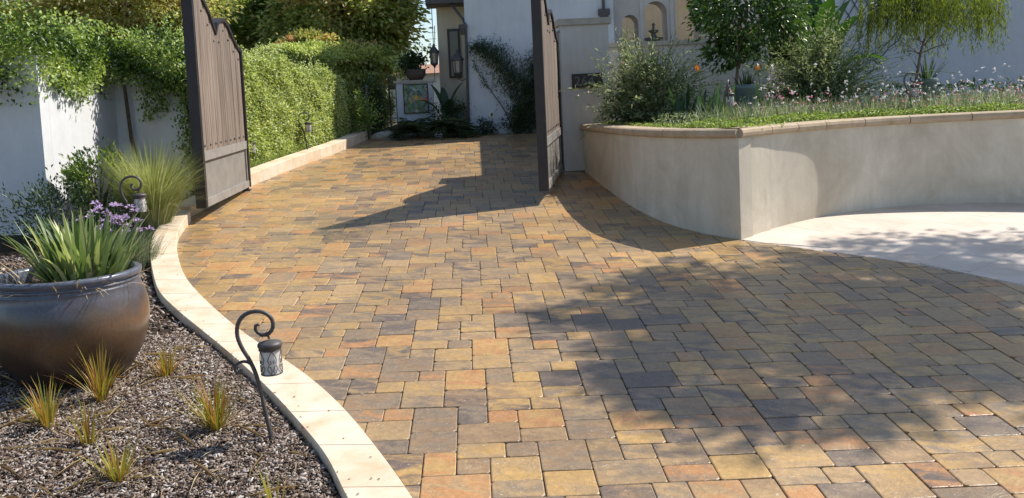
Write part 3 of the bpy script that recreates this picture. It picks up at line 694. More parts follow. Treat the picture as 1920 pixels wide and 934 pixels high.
#@@PILLAR
pil = thing('gate_pillar', 'square grey stucco gate pillar with flat cap and house number plate', 'pillar', (1.78, 8.9, gz(1.78, 8.9)))
pt_z = 2.76
mb = MB(); mb.box((1.435, 8.72, .4), (2.115, 9.12, pt_z-.09)); mb.build('shaft', M_PILLAR, pil)
mb = MB(); mb.box((1.40, 8.68, pt_z-.088), (2.15, 9.16, pt_z)); mb.build('cap', M_PCAP, pil)
p0 = AY(1072, 139, 8.70); p1 = AY(1128, 163, 8.70)
mb = MB(); mb.box((p0[0], 8.695, p1[2]), (p1[0]+.02, 8.718, p0[2])); plate = mb.build('number_plate', M_PLATE, pil)
mb = MB(); zc = (p0[2]+p1[2])/2
for (xa, za, xb, zb) in ((p0[0], p0[2]-.008, p1[0]+.02, p0[2]), (p0[0], p1[2], p1[0]+.02, p1[2]+.008)): mb.box((xa, 8.689, za), (xb, 8.6945, zb))
mb.build('rim', M_IRON, plate)
tcu = bpy.data.curves.new('digits', 'FONT'); tcu.body = '264'; tcu.size = .17; tcu.extrude = .004; tcu.space_character = 1.12
to = bpy.data.objects.new('tmp', tcu); COL.objects.link(to); bpy.context.view_layer.update()
me = bpy.data.meshes.new_from_object(to.evaluated_get(bpy.context.evaluated_depsgraph_get())); bpy.data.objects.remove(to)
me.materials.clear(); me.materials.append(M_DIGIT); dg = link(bpy.data.objects.new('digits', me), plate); dg['label'] = 'house number digits 264'
dg.rotation_euler = (math.pi/2, 0, 0); dg.location = Vector((p0[0]+.035, 8.690, zc-.06)) - pil.location; plate_loc = Vector(plate.location)
mb = MB(); mb.tube([(1.395, 8.74, gz(1.4, 8.7)+.01), (1.395, 8.74, 2.56)], .028, 10); mb.tube([(1.34, 8.74, 2.56), (1.44, 8.74, 2.60)], .02, 8); mb.build('hinge_pipe', M_RAIL, pil)
mb = MB(); mb.box((1.405, 8.70, gz(1.4, 8.7)-.05), (2.14, 8.9, gz(1.9, 8.7)+.015)); mb.build('footing', M_IRON, pil)
# side garden wall behind the pillar and the gate
gw = thing('side_wall', 'plain stucco wall running back from the pillar to the house', 'wall', (1.98, 11.6, gz(1.98, 11.6)))
mb = MB(); v = []
for x in (1.90, 2.10):
    for y, zt in ((9.13, 2.68), (14.10, 3.02)): v += [(x, y, gz(x, y)-.1), (x, y, zt)]
mb.add(v, [(0, 1, 3, 2), (4, 6, 7, 5), (1, 5, 7, 3), (0, 4, 5, 1), (2, 3, 7, 6)]); mb.build('stucco_face', M_PILLAR, gw)
# wall behind the planting
zb = AY(1250, 76, 10.3)[2]
bw = thing('back_wall', 'low stucco garden wall with thin cap behind the flowering shrubs', 'wall', (4.0, 10.3, WT-.1))
mb = MB(); mb.box((2.11, 10.3, 1.0), (AY(1440, 70, 10.3)[0], 10.5, zb-.075)); mb.build('stucco_face', M_WARM, bw)
mb = MB(); mb.box((2.11, 10.26, zb-.073), (AY(1440, 70, 10.3)[0]+.03, 10.54, zb)); mb.build('cap', M_PCAP, bw)
#@@HOUSE
# ================================================================== HOUSE
YH = 14.11
house = thing('house', 'white stucco house behind the gate with arches, tall window and gutter pipe', 'house', (1.5, 15, gz(1.5, 14.5)))
xl = AY(882, 252, YH)[0]; xr = AY(1150, 20, YH)[0]
mb = MB(); mb.box((xl, YH, .9), (xr, YH+.35, 6.4)); mb.build('front_wall', M_HOUSE, house)
mb = MB(); mb.box((xl, YH+.352, .9), (xl+.25, 19, 6.4)); mb.build('side_wall', M_HOUSE, house)
mb = MB(); mb.box((xl+.2, 18.8, .9), (12, 19, 6.4)); mb.build('rear_wall', M_HOUSE, house)
YW = 15.0; xw0 = AY(820, 60, YW)[0]
mb = MB(); mb.box((xw0, YW, .9), (xl-.001, YW+.3, AY(840, -2, YW)[2]+.4)); mb.box((xw0, YW+.3, .9), (xw0+.25, 18.5, AY(840, -2, YW)[2]+.4)); mb.build('wing_wall', M_CREAM, house)
a0 = AY(838, 55, YW-.02); a1 = AY(866, 146, YW-.02)
mb = MB(); fr = .045
for q in (((a0[0], YW-.05, a1[2]), (a0[0]+fr, YW-.001, a0[2])), ((a1[0]-fr, YW-.05, a1[2]), (a1[0], YW-.001, a0[2])), ((a0[0]+fr, YW-.05, a0[2]-fr), (a1[0]-fr, YW-.001, a0[2])), ((a0[0]+fr, YW-.05, a1[2]), (a1[0]-fr, YW-.001, a1[2]+fr))): mb.box(*q)
wf = mb.build('window', M_METAL, house)
mb = MB(); mb.box((a0[0]+fr, YW-.025, a1[2]+fr), (a1[0]-fr, YW-.003, a0[2]-fr)); mb.build('pane', M_DARKGLASS, wf)
# eave of the wing, with gutter and down pipe
e0 = AY(812, 10, YW-.45); e1 = AY(872, 6, YW-.45)
mb = MB(); mb.box((e0[0]-.15, YW-.45, e0[2]), (e1[0], YW+.2, e0[2]+.12)); mb.box((e0[0]-.15, YW-.55, e0[2]+.02), (e1[0], YW-.451, e0[2]+.14)); mb.build('eave', M_IRON, house)
mb = MB(); mb.add([(e0[0]-.2, YW-.5, e0[2]+.14), (xl, YW-.5, e0[2]+.14), (xl, YW+1.6, e0[2]+.9), (e0[0]-.2, YW+1.6, e0[2]+.9), (e0[0]-.2, YW-.5, e0[2]+.18), (xl, YW-.5, e0[2]+.18), (xl, YW+1.6, e0[2]+.98), (e0[0]-.2, YW+1.6, e0[2]+.98)], [(3,2,1,0),(4,5,6,7),(0,1,5,4),(1,2,6,5),(2,3,7,6),(3,0,4,7)]); mb.build('roof', M_TILE, house)
g1 = AY(842, 3, YH+.5); g2 = AY(868, 36, YH+.1); g3 = AY(873, 48, YH-.05); g4 = AY(881, 250, YH-.05)
mb = MB(); mb.tube([g1, g2, g3, (g3[0]+.0, YH-.05, g3[2]-.1), (g4[0]-.02, YH-.05, g4[2])], .028, 8); mb.build('down_pipe', M_IRON, house)
mb = MB(); q = AY(868, 50, YH-.06); mb.lathe([(.05, -.16), (.085, -.02), (.085, .04)], (q[0], q[1], q[2]), 10, True, True); mb.build('rain_head', M_IRON, house)
q = AY(1132, 22, YH-.06); mb = MB(); mb.tube([(q[0], YH-.06, q[2]-.2), (q[0], YH-.06, q[2]+1.5)], .03, 8); mb.box((q[0]-.11, YH-.15, q[2]-.07), (q[0]+.11, YH-.002, q[2]+.05)); mb.box((q[0]-.08, YH-.14, q[2]-.2), (q[0]+.08, YH-.002, q[2]-.07)); mb.build('rain_head', M_IRON, house)
q = AY(922, 215, YH-.02); mb = MB(); mb.box((q[0]-.055, YH-.03, q[2]-.06), (q[0]+.055, YH-.002, q[2]+.06)); ob = mb.build('outlet_box', M_PLASTIC, house)
mb = MB(); mb.box((q[0]-.02, YH-.034, q[2]-.035), (q[0]+.02, YH-.0302, q[2]+.035)); mb.build('cover', M_IRON, ob)
# arcade wall with arched openings, deep reveals and a back wall
YA = 14.6; T_ = .55
def arch_wall(x0, x1, z0, z1, arches, y, th, mat):
    v = []; f = []; 
    # panels between, built as quads strips around each arch (front face), plus soffits
    def add(vs, fs):
        b_ = len(v); v.extend(vs); f.extend([tuple(i+b_ for i in q_) for q_ in fs])
    cur = x0
    for (ax0, ax1, zs) in arches:
        add([(cur, y, z0), (ax0, y, z0), (ax0, y, z1), (cur, y, z1)], [(0, 1, 2, 3)])
        r_ = (ax1-ax0)/2; cx_ = (ax0+ax1)/2; n_ = 16
        pts = [(cx_-r_*math.cos(math.pi*k/n_), zs+r_*math.sin(math.pi*k/n_)) for k in range(n_+1)]
        for k in range(n_):
            (xa, za), (xb, zb_) = pts[k], pts[k+1]
            add([(xa, y, za), (xb, y, zb_), (xb, y, z1), (xa, y, z1), (xa, y+th, za), (xb, y+th, zb_)], [(0, 1, 2, 3), (0, 4, 5, 1)])
        for xx in (ax0, ax1): add([(xx, y, z0), (xx, y, zs), (xx, y+th, zs), (xx, y+th, z0)], [(0, 1, 2, 3)])
        cur = ax1
    add([(cur, y, z0), (x1, y, z0), (x1, y, z1), (cur, y, z1)], [(0, 1, 2, 3)])
    return v, f
def ax(px): return AY(px, 40, YA)[0]
zr = lambda py: AY(1220, py, YA)[2]
ar = [(ax(1166), ax(1197), zr(42)), (ax(1209), ax(1251), zr(24)), (ax(1268), ax(1312), zr(12))]
v, f = arch_wall(xr-.1, ax(1500), 1.0, 6.2, ar, YA, T_, M_WARM); np_mesh('arcade_wall', v, f, M_WARM, house)
mb = MB(); mb.box((xr-.1, YA+T_+.9, 1.0), (ax(1500), YA+T_+1.1, 6.2)); mb.build('arcade_rear_wall', M_CREAM, house)
for px_ in (1203, 1260): mb = MB(); x_ = ax(px_); mb.box((x_-.035, YA-.03, 1.2), (x_+.035, YA-.001, zr(0)+.6)); mb.build('pilaster', M_WARM, house)
mb = MB(); x0_, x1_ = ax(1308), ax(1325); mb.box((x0_, YA-.12, zr(74)), (x1_, YA-.001, zr(42))); mb.box((x0_-.15, YA-.16, zr(42)), (x1_+.05, YA-.001, zr(39))); mb.build('doorway_surround', M_CREAM, house)
# dark tiered urn fountain in the second arch
fo = AY(1226, 76, YA-.25)
urn = thing('fountain_urn', 'dark tiered urn fountain standing before the second arch of the house', 'fountain', (fo[0], fo[1], fo[2]-.7))
mb = MB(); mb.lathe([(.10, -.7), (.07, -.3), (.06, -.05), (.17, .0), (.20, .05), (.07, .07), (.04, .13), (.10, .18), (.11, .20), (.03, .22), (.02, .28), (.04, .32), (.0, .36)], fo, 20); mb.build('bowl_stack', M_IRON, urn, smooth=True)
mb = MB(); mb.lathe([(.22, -.75), (.24, -.7), (.2, -.68)], fo, 16, True, True); mb.build('base', M_IRON, urn)
# right wing wall, set back, pale blue in the shade, with diamond lattice window guard
YR = 12.9; xa = AY(1500, 60, YR)[0]; xb_ = AY(1990, 60, YR)[0]+1.5
mb = MB(); mb.box((xa, YR, 1.0), (xb_, YR+.3, 6.2)); mb.build('right_wing_wall', M_HOUSE, house)
w0 = AY(1578, 0, YR-.02); w1 = AY(1645, 46, YR-.02)
mb = MB(); mb.box((w0[0], YR-.02, w1[2]), (w1[0], YR-.002, w0[2]+.9)); wg = mb.build('lattice_window', M_HOUSE, house)
mb = MB(); sp_ = .24
for k in range(-8, 14):
    for sgn in (1, -1):
        xs_ = w0[0] + k*sp_; zlo, zhi = w1[2], w0[2]+.9; P = []
        # clip the diagonal bar to the opening
        for tt in np.linspace(0, 1, 2):
            pass
        xA = xs_ if sgn > 0 else xs_; dz = zhi-zlo; xB = xA + sgn*dz*.62
        lo, hi = 0.0, 1.0
        for bound, s2 in ((w0[0], 1), (w1[0], -1)):
            fa = (xA-bound)*s2; fb = (xB-bound)*s2
            if fa < 0 and fb < 0: lo, hi = 1, 0; break
            if fa < 0: lo = max(lo, fa/(fa-fb))
            if fb < 0: hi = min(hi, fa/(fa-fb))
        if hi-lo > .02: mb.bar((xA+(xB-xA)*lo, YR-.035-.006*(sgn > 0), zlo+dz*lo), (xA+(xB-xA)*hi, YR-.035-.006*(sgn > 0), zlo+dz*hi), .014, .012)
mb.build('lattice', M_IRON, wg)
# curled iron trellis on that wall
tr = thing('wall_trellis', 'dark curled iron trellis rods against the shaded right wall', 'trellis', AY(1650, 120, YR-.1))
mb = MB(); mb.tube([AY(1635, 110, YR-.1), AY(1650, 95, YR-.1), AY(1672, 72, YR-.1), AY(1690, 50, YR-.1)], .012, 6); mb.tube([AY(1640, 112, YR-.12), AY(1655, 104, YR-.12), AY(1668, 88, YR-.12), AY(1685, 76, YR-.12), AY(1696, 52, YR-.12)], .012, 6)
mb.tube([AY(1636, 112, YR-.1), AY(1645, 118, YR-.1), AY(1647, 127, YR-.1), AY(1641, 131, YR-.1), AY(1637, 127, YR-.1), AY(1640, 124, YR-.1)], .010, 6); mb.build('scroll_rods', M_IRON, tr)

# ---- low wall with tile mural beside the side gate
YM = 14.45
lw0 = AY(742, 152, YM); lw1 = AY(806, 152, YM)
lw = thing('mural_wall', 'short white wall with colourful tile mural beside the narrow iron gate', 'wall', (lw0[0]+.3, YM+.1, gz(-1, YM)))
mb = MB(); mb.box((lw0[0], YM, .9), (lw1[0]+.05, YM+.25, lw0[2]-.05)); mb.build('stucco_face', M_HOUSE, lw)
mb = MB(); mb.box((lw0[0]-.05, YM-.04, lw0[2]-.048), (lw1[0]+.1, YM+.29, lw0[2])); mb.build('cap', M_PCAP, lw)
m0 = AY(757, 160, YM-.01); m1 = AY(803, 210, YM-.01); ms = (m1[0]-m0[0])/5
for i in range(5):
    for j in range(5):
        zt = m0[2]-j*(m0[2]-m1[2])/5; zb_ = m0[2]-(j+1)*(m0[2]-m1[2])/5
        mb = MB(); mb.box((m0[0]+i*ms+.002, YM-.018, zb_+.002), (m0[0]+(i+1)*ms-.002, YM-.001, zt-.002)); mb.build('tile', M_MURAL, lw)
mb = MB(); e = .02
for q in (((m0[0]-e, YM-.025, m1[2]-e), (m0[0], YM-.001, m0[2]+e)), ((m1[0], YM-.025, m1[2]-e), (m1[0]+e, YM-.001, m0[2]+e)), ((m0[0], YM-.025, m0[2]), (m1[0], YM-.001, m0[2]+e)), ((m0[0], YM-.025, m1[2]-e), (m1[0], YM-.001, m1[2]))): mb.box(*q)
mb.build('mural_frame', M_PLATE, lw)
#@@LANTERNS
# ================================================================== LANTERNS
def carriage_lantern(c, s, label, hang=None):
    r_ = thing('carriage_lantern', label, 'lantern', c)
    mb = MB(); mb.lathe([(.0, .21), (.012, .20), (.02, .17), (.055, .12), (.085, .085), (.085, .07)], c, 6)
    mb.v = [((x-c[0])*s+c[0], (y-c[1])*s+c[1], (z-c[2])*s+c[2]) for x, y, z in mb.v]; mb.build('roof', M_IRON, r_)
    mb = MB(); mb.lathe([(.058, .07), (.045, -.08)], c, 6, True, True); mb.v = [((x-c[0])*s+c[0], (y-c[1])*s+c[1], (z-c[2])*s+c[2]) for x, y, z in mb.v]; mb.build('pane', M_AMBER, r_)
    mb = MB()
    for k in range(6):
        a_ = 2*math.pi*k/6; mb.tube([(c[0]+.064*math.cos(a_), c[1]+.064*math.sin(a_), c[2]+.075), (c[0]+.05*math.cos(a_), c[1]+.05*math.sin(a_), c[2]-.085)], .007, 5)
    mb.lathe([(.055, -.08), (.06, -.095), (.02, -.13), (.012, -.15), (.0, -.17)], c, 6); mb.lathe([(.068, .065), (.068, .08)], c, 6)
    mb.v = [((x-c[0])*s+c[0], (y-c[1])*s+c[1], (z-c[2])*s+c[2]) for x, y, z in mb.v]; mb.build('cage', M_IRON, r_)
    if hang is not None:
        mb = MB(); mb.tube(hang, .006*s, 6); mb.build('hanger', M_IRON, r_)
    return r_
c = AY(814, 108, 14.6); p_ = AY(817, 40, 14.7)
carriage_lantern(c, 1.35, 'hexagonal black lantern hanging against the sky left of the tall window', [(c[0], c[1], c[2]+.26), (c[0]+.0, c[1]+.03, p_[2]+.3), (c[0]+.1, 14.8, p_[2]+.5)])
c = AY(858, 124, 14.3); carriage_lantern(c, 1.6, 'black wall lantern with pale panes in front of the tall dark window', [(c[0], c[1], c[2]-.24), (c[0]+.08, c[1]+.02, c[2]-.30), (xl-.001+.03, YH+.02, c[2]-.22)])

# path lights: shepherd hook with a hanging lantern.  Profile traced in local units (x sideways, z up), metres
HK = [(0,-.05),(0,.02),(-.012,.10),(-.030,.235),(-.048,.33),(-.075,.405),(-.105,.465),(-.122,.527),(-.114,.585),(-.082,.625),(-.030,.641),(.018,.630),(.048,.600),(.054,.563),(.038,.532),(.008,.521),(-.018,.531),(-.034,.553),(-.028,.573),(-.014,.575)]
SC = [(-.060,.372),(-.083,.392),(-.112,.395),(-.138,.382),(-.146,.360),(-.134,.342),(-.118,.348),(-.118,.360)]
def make_path_light(label, s=1.0):
    r_ = thing('path_light', label, 'path light', (0, 0, 0), 'hooked path lights')
    H = crom([(x, 0, z) for x, z in HK], 56); mb = MB(); mb.tube(H, [.0105]*50+[.0105, .010, .009, .009, .009, .008], 8); mb.v = [tuple(np.array(p)*s) for p in mb.v]; hk = mb.build('hook_pole', M_IRON, r_, True)
    mb = MB(); mb.tube(crom([(x, 0, z) for x, z in SC], 20), [.008]*17+[.009, .010, .010], 6); mb.v = [tuple(np.array(p)*s) for p in mb.v]; mb.build('scroll', M_IRON, r_, True)
    cx_, zt = .030, .496
    mb = MB(); mb.tube([(cx_-.012, 0, .519), (cx_-.004, .006, .510), (cx_, 0, .500)], .006, 6); mb.v = [tuple(np.array(p)*s) for p in mb.v]; mb.build('ring', M_IRON, r_)
    mb = MB(); mb.lathe([(.001, zt-.003), (.030, zt-.006), (.054, zt-.013), (.059, zt-.020), (.060, zt-.030), (.0555, zt-.032), (.0555, zt-.044), (.050, zt-.046)], (cx_, 0, 0), 24, False, False); mb.v = [tuple(np.array(p)*s) for p in mb.v]; mb.build('lid', M_IRON, r_, True)
    mb = MB(); mb.lathe([(.048, zt-.046), (.049, zt-.10), (.047, zt-.165), (.045, zt-.170)], (cx_, 0, 0), 24, True, True); mb.v = [tuple(np.array(p)*s) for p in mb.v]; gl_ = mb.build('glass', M_GLASS, r_)
    mb = MB()
    def rg(z, r2=.0525): return [(cx_+r2*math.cos(2*math.pi*k/24), r2*math.sin(2*math.pi*k/24), z) for k in range(25)]
    mb.tube(rg(zt-.048), .0035, 5, False); mb.tube(rg(zt-.168, .050), .0035, 5, False)
    for k in range(5):      # S-scroll filigree wrapped round the glass
        a0 = 2*math.pi*k/5
        for sg in (1, -1):
            q = [(0, 0), (.22, .018), (.42, .042), (.30, .065), (.10, .058), (.16, .045)]; P = [(cx_+.052*math.cos(a0+sg*u_), .052*math.sin(a0+sg*u_), zt-.05-w_) for u_, w_ in q]; mb.tube(P, .0019, 4)
            q = [(0, .118), (.25, .108), (.50, .088), (.38, .070), (.16, .078), (.06, .100), (.20, .104)]; P = [(cx_+.052*math.cos(a0+sg*u_), .052*math.sin(a0+sg*u_), zt-.05-w_) for u_, w_ in q]; mb.tube(P, .0019, 4)
    mb.v = [tuple(np.array(p)*s) for p in mb.v]; mb.build('filigree', M_IRON, r_)
    return r_
def place_light(src, x, y, z, rz, label, lean=(0, 0), s=1.0):
    r_ = src
    if src.get('used'):
        r_ = src.copy(); COL.objects.link(r_)
        for ch in list(src.children):
            c2 = ch.copy(); COL.objects.link(c2); c2.parent = r_
    src['used'] = 1
    r_.location = (x, y, z); r_.rotation_euler = (lean[0], lean[1], rz); r_.scale = (s, s, s); r_['label'] = label
    return r_
PL = make_path_light('x')
q = G(508, 822, -.03); place_light(PL, q[0], q[1], q[2], .03, 'hooked iron path light with filigree lantern in the bark bed nearest the viewer', (0, -.01))
q = AY(262, 432, 4.7); place_light(PL, q[0], q[1], gz(q[0], q[1])-.03, .05, 'hooked path light rising between the lilac flowers and the fountain grass', (0, -.02), s=1.1)
q = AY(470, 300, 9.1); place_light(PL, q[0], 9.1, gz(q[0], 9.1)+.02, .3, 'small hooked path light just behind the left gate at the hedge foot')
q = AY(576, 270, 11.0); place_light(PL, AY(576, 262, 10.9)[0], 10.9, gz(-2.6, 10.9)+.12, .2, 'small path light half buried in the hedge above the raised curb')
q = AY(1369, 238, 5.75); place_light(PL, q[0], q[1], WT-.02, 1.15, 'path light by the slender trunk of the round tree in the planter', s=.9)
q = AY(1712, 212, 6.35); place_light(PL, q[0], q[1], WT-.02, .15, 'path light among white flowers below the weeping tree', s=.9)
q = AY(1150, 236, 8.0); place_light(PL, q[0]+.05, 7.9, WT-.02, -.5, 'path light half hidden behind the willowy shrub beside the pillar', s=.85)
for o in bpy.data.objects:
    if 'used' in o: del o['used']
#@@LEFT
# ================================================================== LEFT GARDEN
# big glazed pot
pc = G(143, 706, -.04); pot = thing('glazed_pot', 'large bulbous brown and blue glazed pot holding strap leaved plant', 'pot', pc)
mb = MB(); prof = [(.26, 0), (.295, .012), (.335, .055), (.395, .15), (.435, .26), (.452, .36), (.448, .44), (.43, .52), (.41, .56), (.412, .565), (.412, .572), (.402, .577), (.404, .588), (.410, .592), (.410, .600), (.400, .604), (.396, .612), (.420, .622), (.424, .645), (.412, .655), (.385, .655), (.375, .64), (.375, .57)]
PS = .97
mb.lathe([(r_*PS, z*PS) for r_, z in prof], pc, 64, True); o = mb.build('pot_body', M_POT, pot, True)
mb = MB(); mb.lathe([(.001, .575*PS), (.372*PS, .57*PS)], pc, 32); mb.build('potting_soil', M_SOIL, pot)
def ring_bases(c, r_, n): a_ = rng.uniform(0, 2*np.pi, n); rr_ = np.sqrt(rng.random(n))*r_; return np.stack([c[0]+rr_*np.cos(a_), c[1]+rr_*np.sin(a_), np.full(n, c[2])], 1), a_
c = (pc[0]+.10, pc[1]+.02, pc[2]+.55*PS); fl = thing('strap_leaf_plant', 'striped green and yellow strap leaved plant growing in the glazed pot', 'plant', c)
B, A = ring_bases(c, .20, 230); ln = np.linalg.norm(B[:, :2]-np.array(c[:2]), axis=1)/.20
blades('leaf_fan', B, A, ln*.42+rng.normal(0, .15, 230), rng.uniform(.0, .6, 230), rng.uniform(.24, .50, 230), .031, L_SPIKE, fl, 5, lv=np.clip(rng.beta(1.3, 2, 230), 0, 1), wprof=[.7, 1, 1, .85, .5, .02])
B, A = ring_bases((pc[0], pc[1], c[2]), .34, 160); blades('dry_leaves', B, A, rng.uniform(.5, 1.2, 160), rng.uniform(.3, .9, 160), rng.uniform(.15, .32, 160), .010, M_STRAW, fl, 4)
# society garlic
c = AY(222, 470, 4.0); gzc = gz(c[0], c[1])-.03; sg = thing('lilac_flower_clump', 'grey green clump with heads of lilac flowers behind the glazed pot', 'flowers', (c[0], c[1], gzc))
B, A = ring_bases((c[0], c[1], gzc), .34, 1100); blades('foliage', B, A, rng.uniform(0, .45, 1100), rng.uniform(.1, .8, 1100), rng.uniform(.18, .38, 1100), .008, L_GRAY, sg, 4)
n = 34; B, A = ring_bases((c[0], c[1], gzc), .26, n); hh = rng.uniform(.30, .58, n); ln_ = rng.uniform(-.15, .2, n)
mb = MB(); FC = []
for i in range(n):
    tip = B[i] + np.array([math.cos(A[i])*ln_[i]*hh[i], math.sin(A[i])*ln_[i]*hh[i], hh[i]]); mb.tube([B[i], (B[i]+tip)/2, tip], .003, 4); FC.append(tip)
mb.build('stalks', L_GRAY, sg)
FC = np.array(FC); k = 17; Cc = np.repeat(FC, k, 0); D = rdir(n*k); D[:, 2] = np.abs(D[:, 2])*.8-.1; leaves('blooms', Cc + D*.015, D, .034, .015, P_LILAC, sg)['kind'] = 'stuff'
# fountain grass
c = (float(AY(296, 420, 5.35)[0]), 5.35); fg = thing('fountain_grass', 'tall arching pale green fountain grass beside the left gate', 'grass', (c[0], c[1], gz(*c)-.02))
n = 4400; B, A = ring_bases((c[0]-.03, c[1], gz(*c)-.02), .13, n)
blades('blades', B, A, np.abs(rng.normal(.14, .13, n)), rng.beta(1.6, 2.2, n)*1.5, rng.uniform(.45, 1.08, n), .0062, L_PLUME, fg, 7)
# dark green upright shrub in front of the white wall
def shrub(name, label, c, r, n, mat, L=.05, W=.018, clumps=40, cr=.2, stems=14, cat='shrub', group=None, hollow=.2, up=.4, stem_mat=None):
    root = thing(name, label, cat, (c[0], c[1], c[2]-r[2]), group)
    P, D, lv = crown_points(c, r, n, clumps, cr, hollow); D = unit(D + [0, 0, up]); leaves('foliage', P, D, L, W, mat, root, lv)
    mb = MB(); rn = random.Random(len(label))
    for i in range(stems):
        a_ = rn.uniform(0, 6.28); e_ = rn.uniform(.3, .85); mb.tube([(c[0]+rn.uniform(-.04, .04), c[1]+rn.uniform(-.04, .04), c[2]-r[2]-.02), (c[0]+r[0]*e_*.4*math.cos(a_), c[1]+r[1]*e_*.4*math.sin(a_), c[2]-.1*r[2]), (c[0]+r[0]*e_*math.cos(a_), c[1]+r[1]*e_*math.sin(a_), c[2]+r[2]*rn.uniform(.3, .8))], [.012, .008, .003], 5)
    mb.build('stems', stem_mat or M_BARK, root); return root
q = AY(190, 350, 5.4)
shrub('leafy_shrub', 'mid green leafy shrub in front of the white wall left of the fountain grass', (q[0]-.05, 5.4, q[2]-.05), (.27, .3, .45), 2600, L_VINE, .055, .022, 46, .16)
q = AY(165, 400, 4.9)
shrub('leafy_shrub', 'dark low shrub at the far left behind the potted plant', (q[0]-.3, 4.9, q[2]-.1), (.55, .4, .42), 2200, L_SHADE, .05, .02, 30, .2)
# small orange sedges
def sedge(px, py, h, label, n=60, lean=.5):
    q = G(px, py, -.035); root = thing('orange_sedge', label, 'grass tuft', q, 'orange sedge tufts in the bark bed'); B, A = ring_bases(q, .035, n)
    blades('blades', B, A, np.abs(rng.normal(0, lean, n)), rng.uniform(0, .5, n), rng.uniform(.5, 1.05, n)*h*1.15, .0095, L_SEDGE, root, 4, lv=np.clip(rng.beta(1.2, 1.4, n), 0, 1))
    m_ = max(6, n//4); B, A = ring_bases(q, .05, m_); blades('dead_blades', B, A, rng.uniform(.9, 1.5, m_), rng.uniform(.1, .5, m_), rng.uniform(.4, 1.0, m_)*h, .007, M_STRAW, root, 4)
    return root
sedge(405, 806, .27, 'fullest green and orange sedge tuft, in the bark between pot and hook light', 120, .42)
sedge(312, 706, .19, 'orange sedge tuft close to the right side of the glazed pot', 70, .5)
sedge(190, 752, .30, 'yellow green sedge tuft in front of the glazed pot', 80, .38)
sedge(222, 900, .22, 'rusty sedge tuft at the lower left of the bark bed', 60, .5)
sedge(165, 832, .22, 'thin green sedge tuft below the pot at the left', 34, .3)
sedge(515, 955, .18, 'sparse sedge tuft at the bottom edge near the curb', 16, .35)
sedge(90, 800, .26, 'orange sedge tuft at the extreme left of the bark bed', 70, .45)

# white wall, lit return and shaded face
wc = AY(222, 262, 7.7); lx = wc[0]
lwall = thing('white_garden_wall', 'white stucco garden wall under the overhanging vine with a sunlit return', 'wall', (lx, 7.6, gz(lx, 7.6)))
ztop = AY(222, 120, 7.7)[2]
mb = MB(); mb.box((lx-.25, 5.85, .2), (lx, 7.7, ztop)); mb.build('sunlit_return', M_WHITE, lwall)
mb = MB(); mb.box((lx-4.5, 5.65, .1), (lx-.0, 5.848, ztop-.003)); mb.build('left_face', M_WHITE, lwall)
mb = MB(); mb.box((lx, 7.7, .3), (-3.15, 7.9, ztop)); mb.build('shaded_face', M_WHITE, lwall)
mb = MB(); mb.box((-3.32, 7.64, .3), (-3.12, 7.96, AY(455, 84, 7.8)[2]-.15)); mb.build('gate_post', M_PILLAR, lwall)
mb = MB(); mb.box((-3.36, 7.60, AY(455, 84, 7.8)[2]-.149), (-3.08, 8.0, AY(455, 84, 7.8)[2]-.09)); mb.build('post_cap', M_COPING, lwall)
# vine cloak over it
vine = thing('wall_vine', 'thick leafy vine spilling over the top of the white garden wall', 'vine', (lx, 7.5, gz(lx, 7.5)))
def along(pts, n, sig, sz):
    Q = crom(pts, 60); i = rng.integers(0, 60, n); return Q[i] + rng.normal(size=(n, 3))*sig*sz
P1 = along([(lx-2.9, 5.5, ztop-.1), (lx-1.3, 5.5, ztop-.05), (lx-.2, 5.7, ztop+.0), (lx-.04, 6.5, ztop-.05), (lx-.04, 7.4, ztop+.02), (lx+.7, 7.62, ztop+.05), (-3.52, 7.62, ztop+.02)], 24000, np.array([.20, .17, .24]), 1)
_f = (P1[:, 1] < 7.3) & (P1[:, 0] > lx-.02); P1[_f, 0] = lx + .01 + np.abs(rng.normal(0, .05, _f.sum()))
D = unit(rng.normal(size=P1.shape)*.6 + [.45, -.5, -.1]); n1_ = len(P1)
lv = np.clip(.45 + .35*np.sin(P1[:, 0]*7+P1[:, 2]*9+np.sin(P1[:, 1]*5)) + rng.normal(0, .2, n1_), 0, 1)
keep = (P1[:, 2] < ztop + .55 + .12*np.sin(P1[:, 0]*5)) & (P1[:, 2] > 1.90 + .10*np.sin(P1[:, 1]*6+P1[:, 0]*5) + .25*((P1[:, 0] < lx+.3) & (P1[:, 1] > 7.3))) & (P1[:, 0] < -3.2)
leaves('foliage', P1[keep], D[keep], .055, .034, L_VINE, vine, lv[keep])
mb = MB(); v0 = (lx+.25, 7.55, gz(lx, 7.6)); 
mb.tube([v0, (lx+.28, 7.58, .9), (lx+.2, 7.6, 1.4), (lx+.15, 7.6, ztop)], [.035, .03, .025, .02], 8)
mb.build('woody_stems', M_BARK, vine)
Q = [np.stack([rng.normal(-3.32, .10, 4200), rng.normal(7.5, .09, 4200), .55+rng.random(4200)*1.75], 1)]
for k_ in range(2, 6):
    x_ = lx + .12 + k_*.17; n = 260; t_ = rng.random(n); Q.append(np.stack([x_+rng.normal(0, .05, n), 7.55+rng.normal(0, .05, n), ztop-.15-t_*random.uniform(.2, .75)], 1))
Q = np.vstack(Q); leaves('hanging_shoots', Q, unit(rng.normal(size=Q.shape)*.5+[.2, -.3, -.6]), .05, .03, L_VINE, vine)
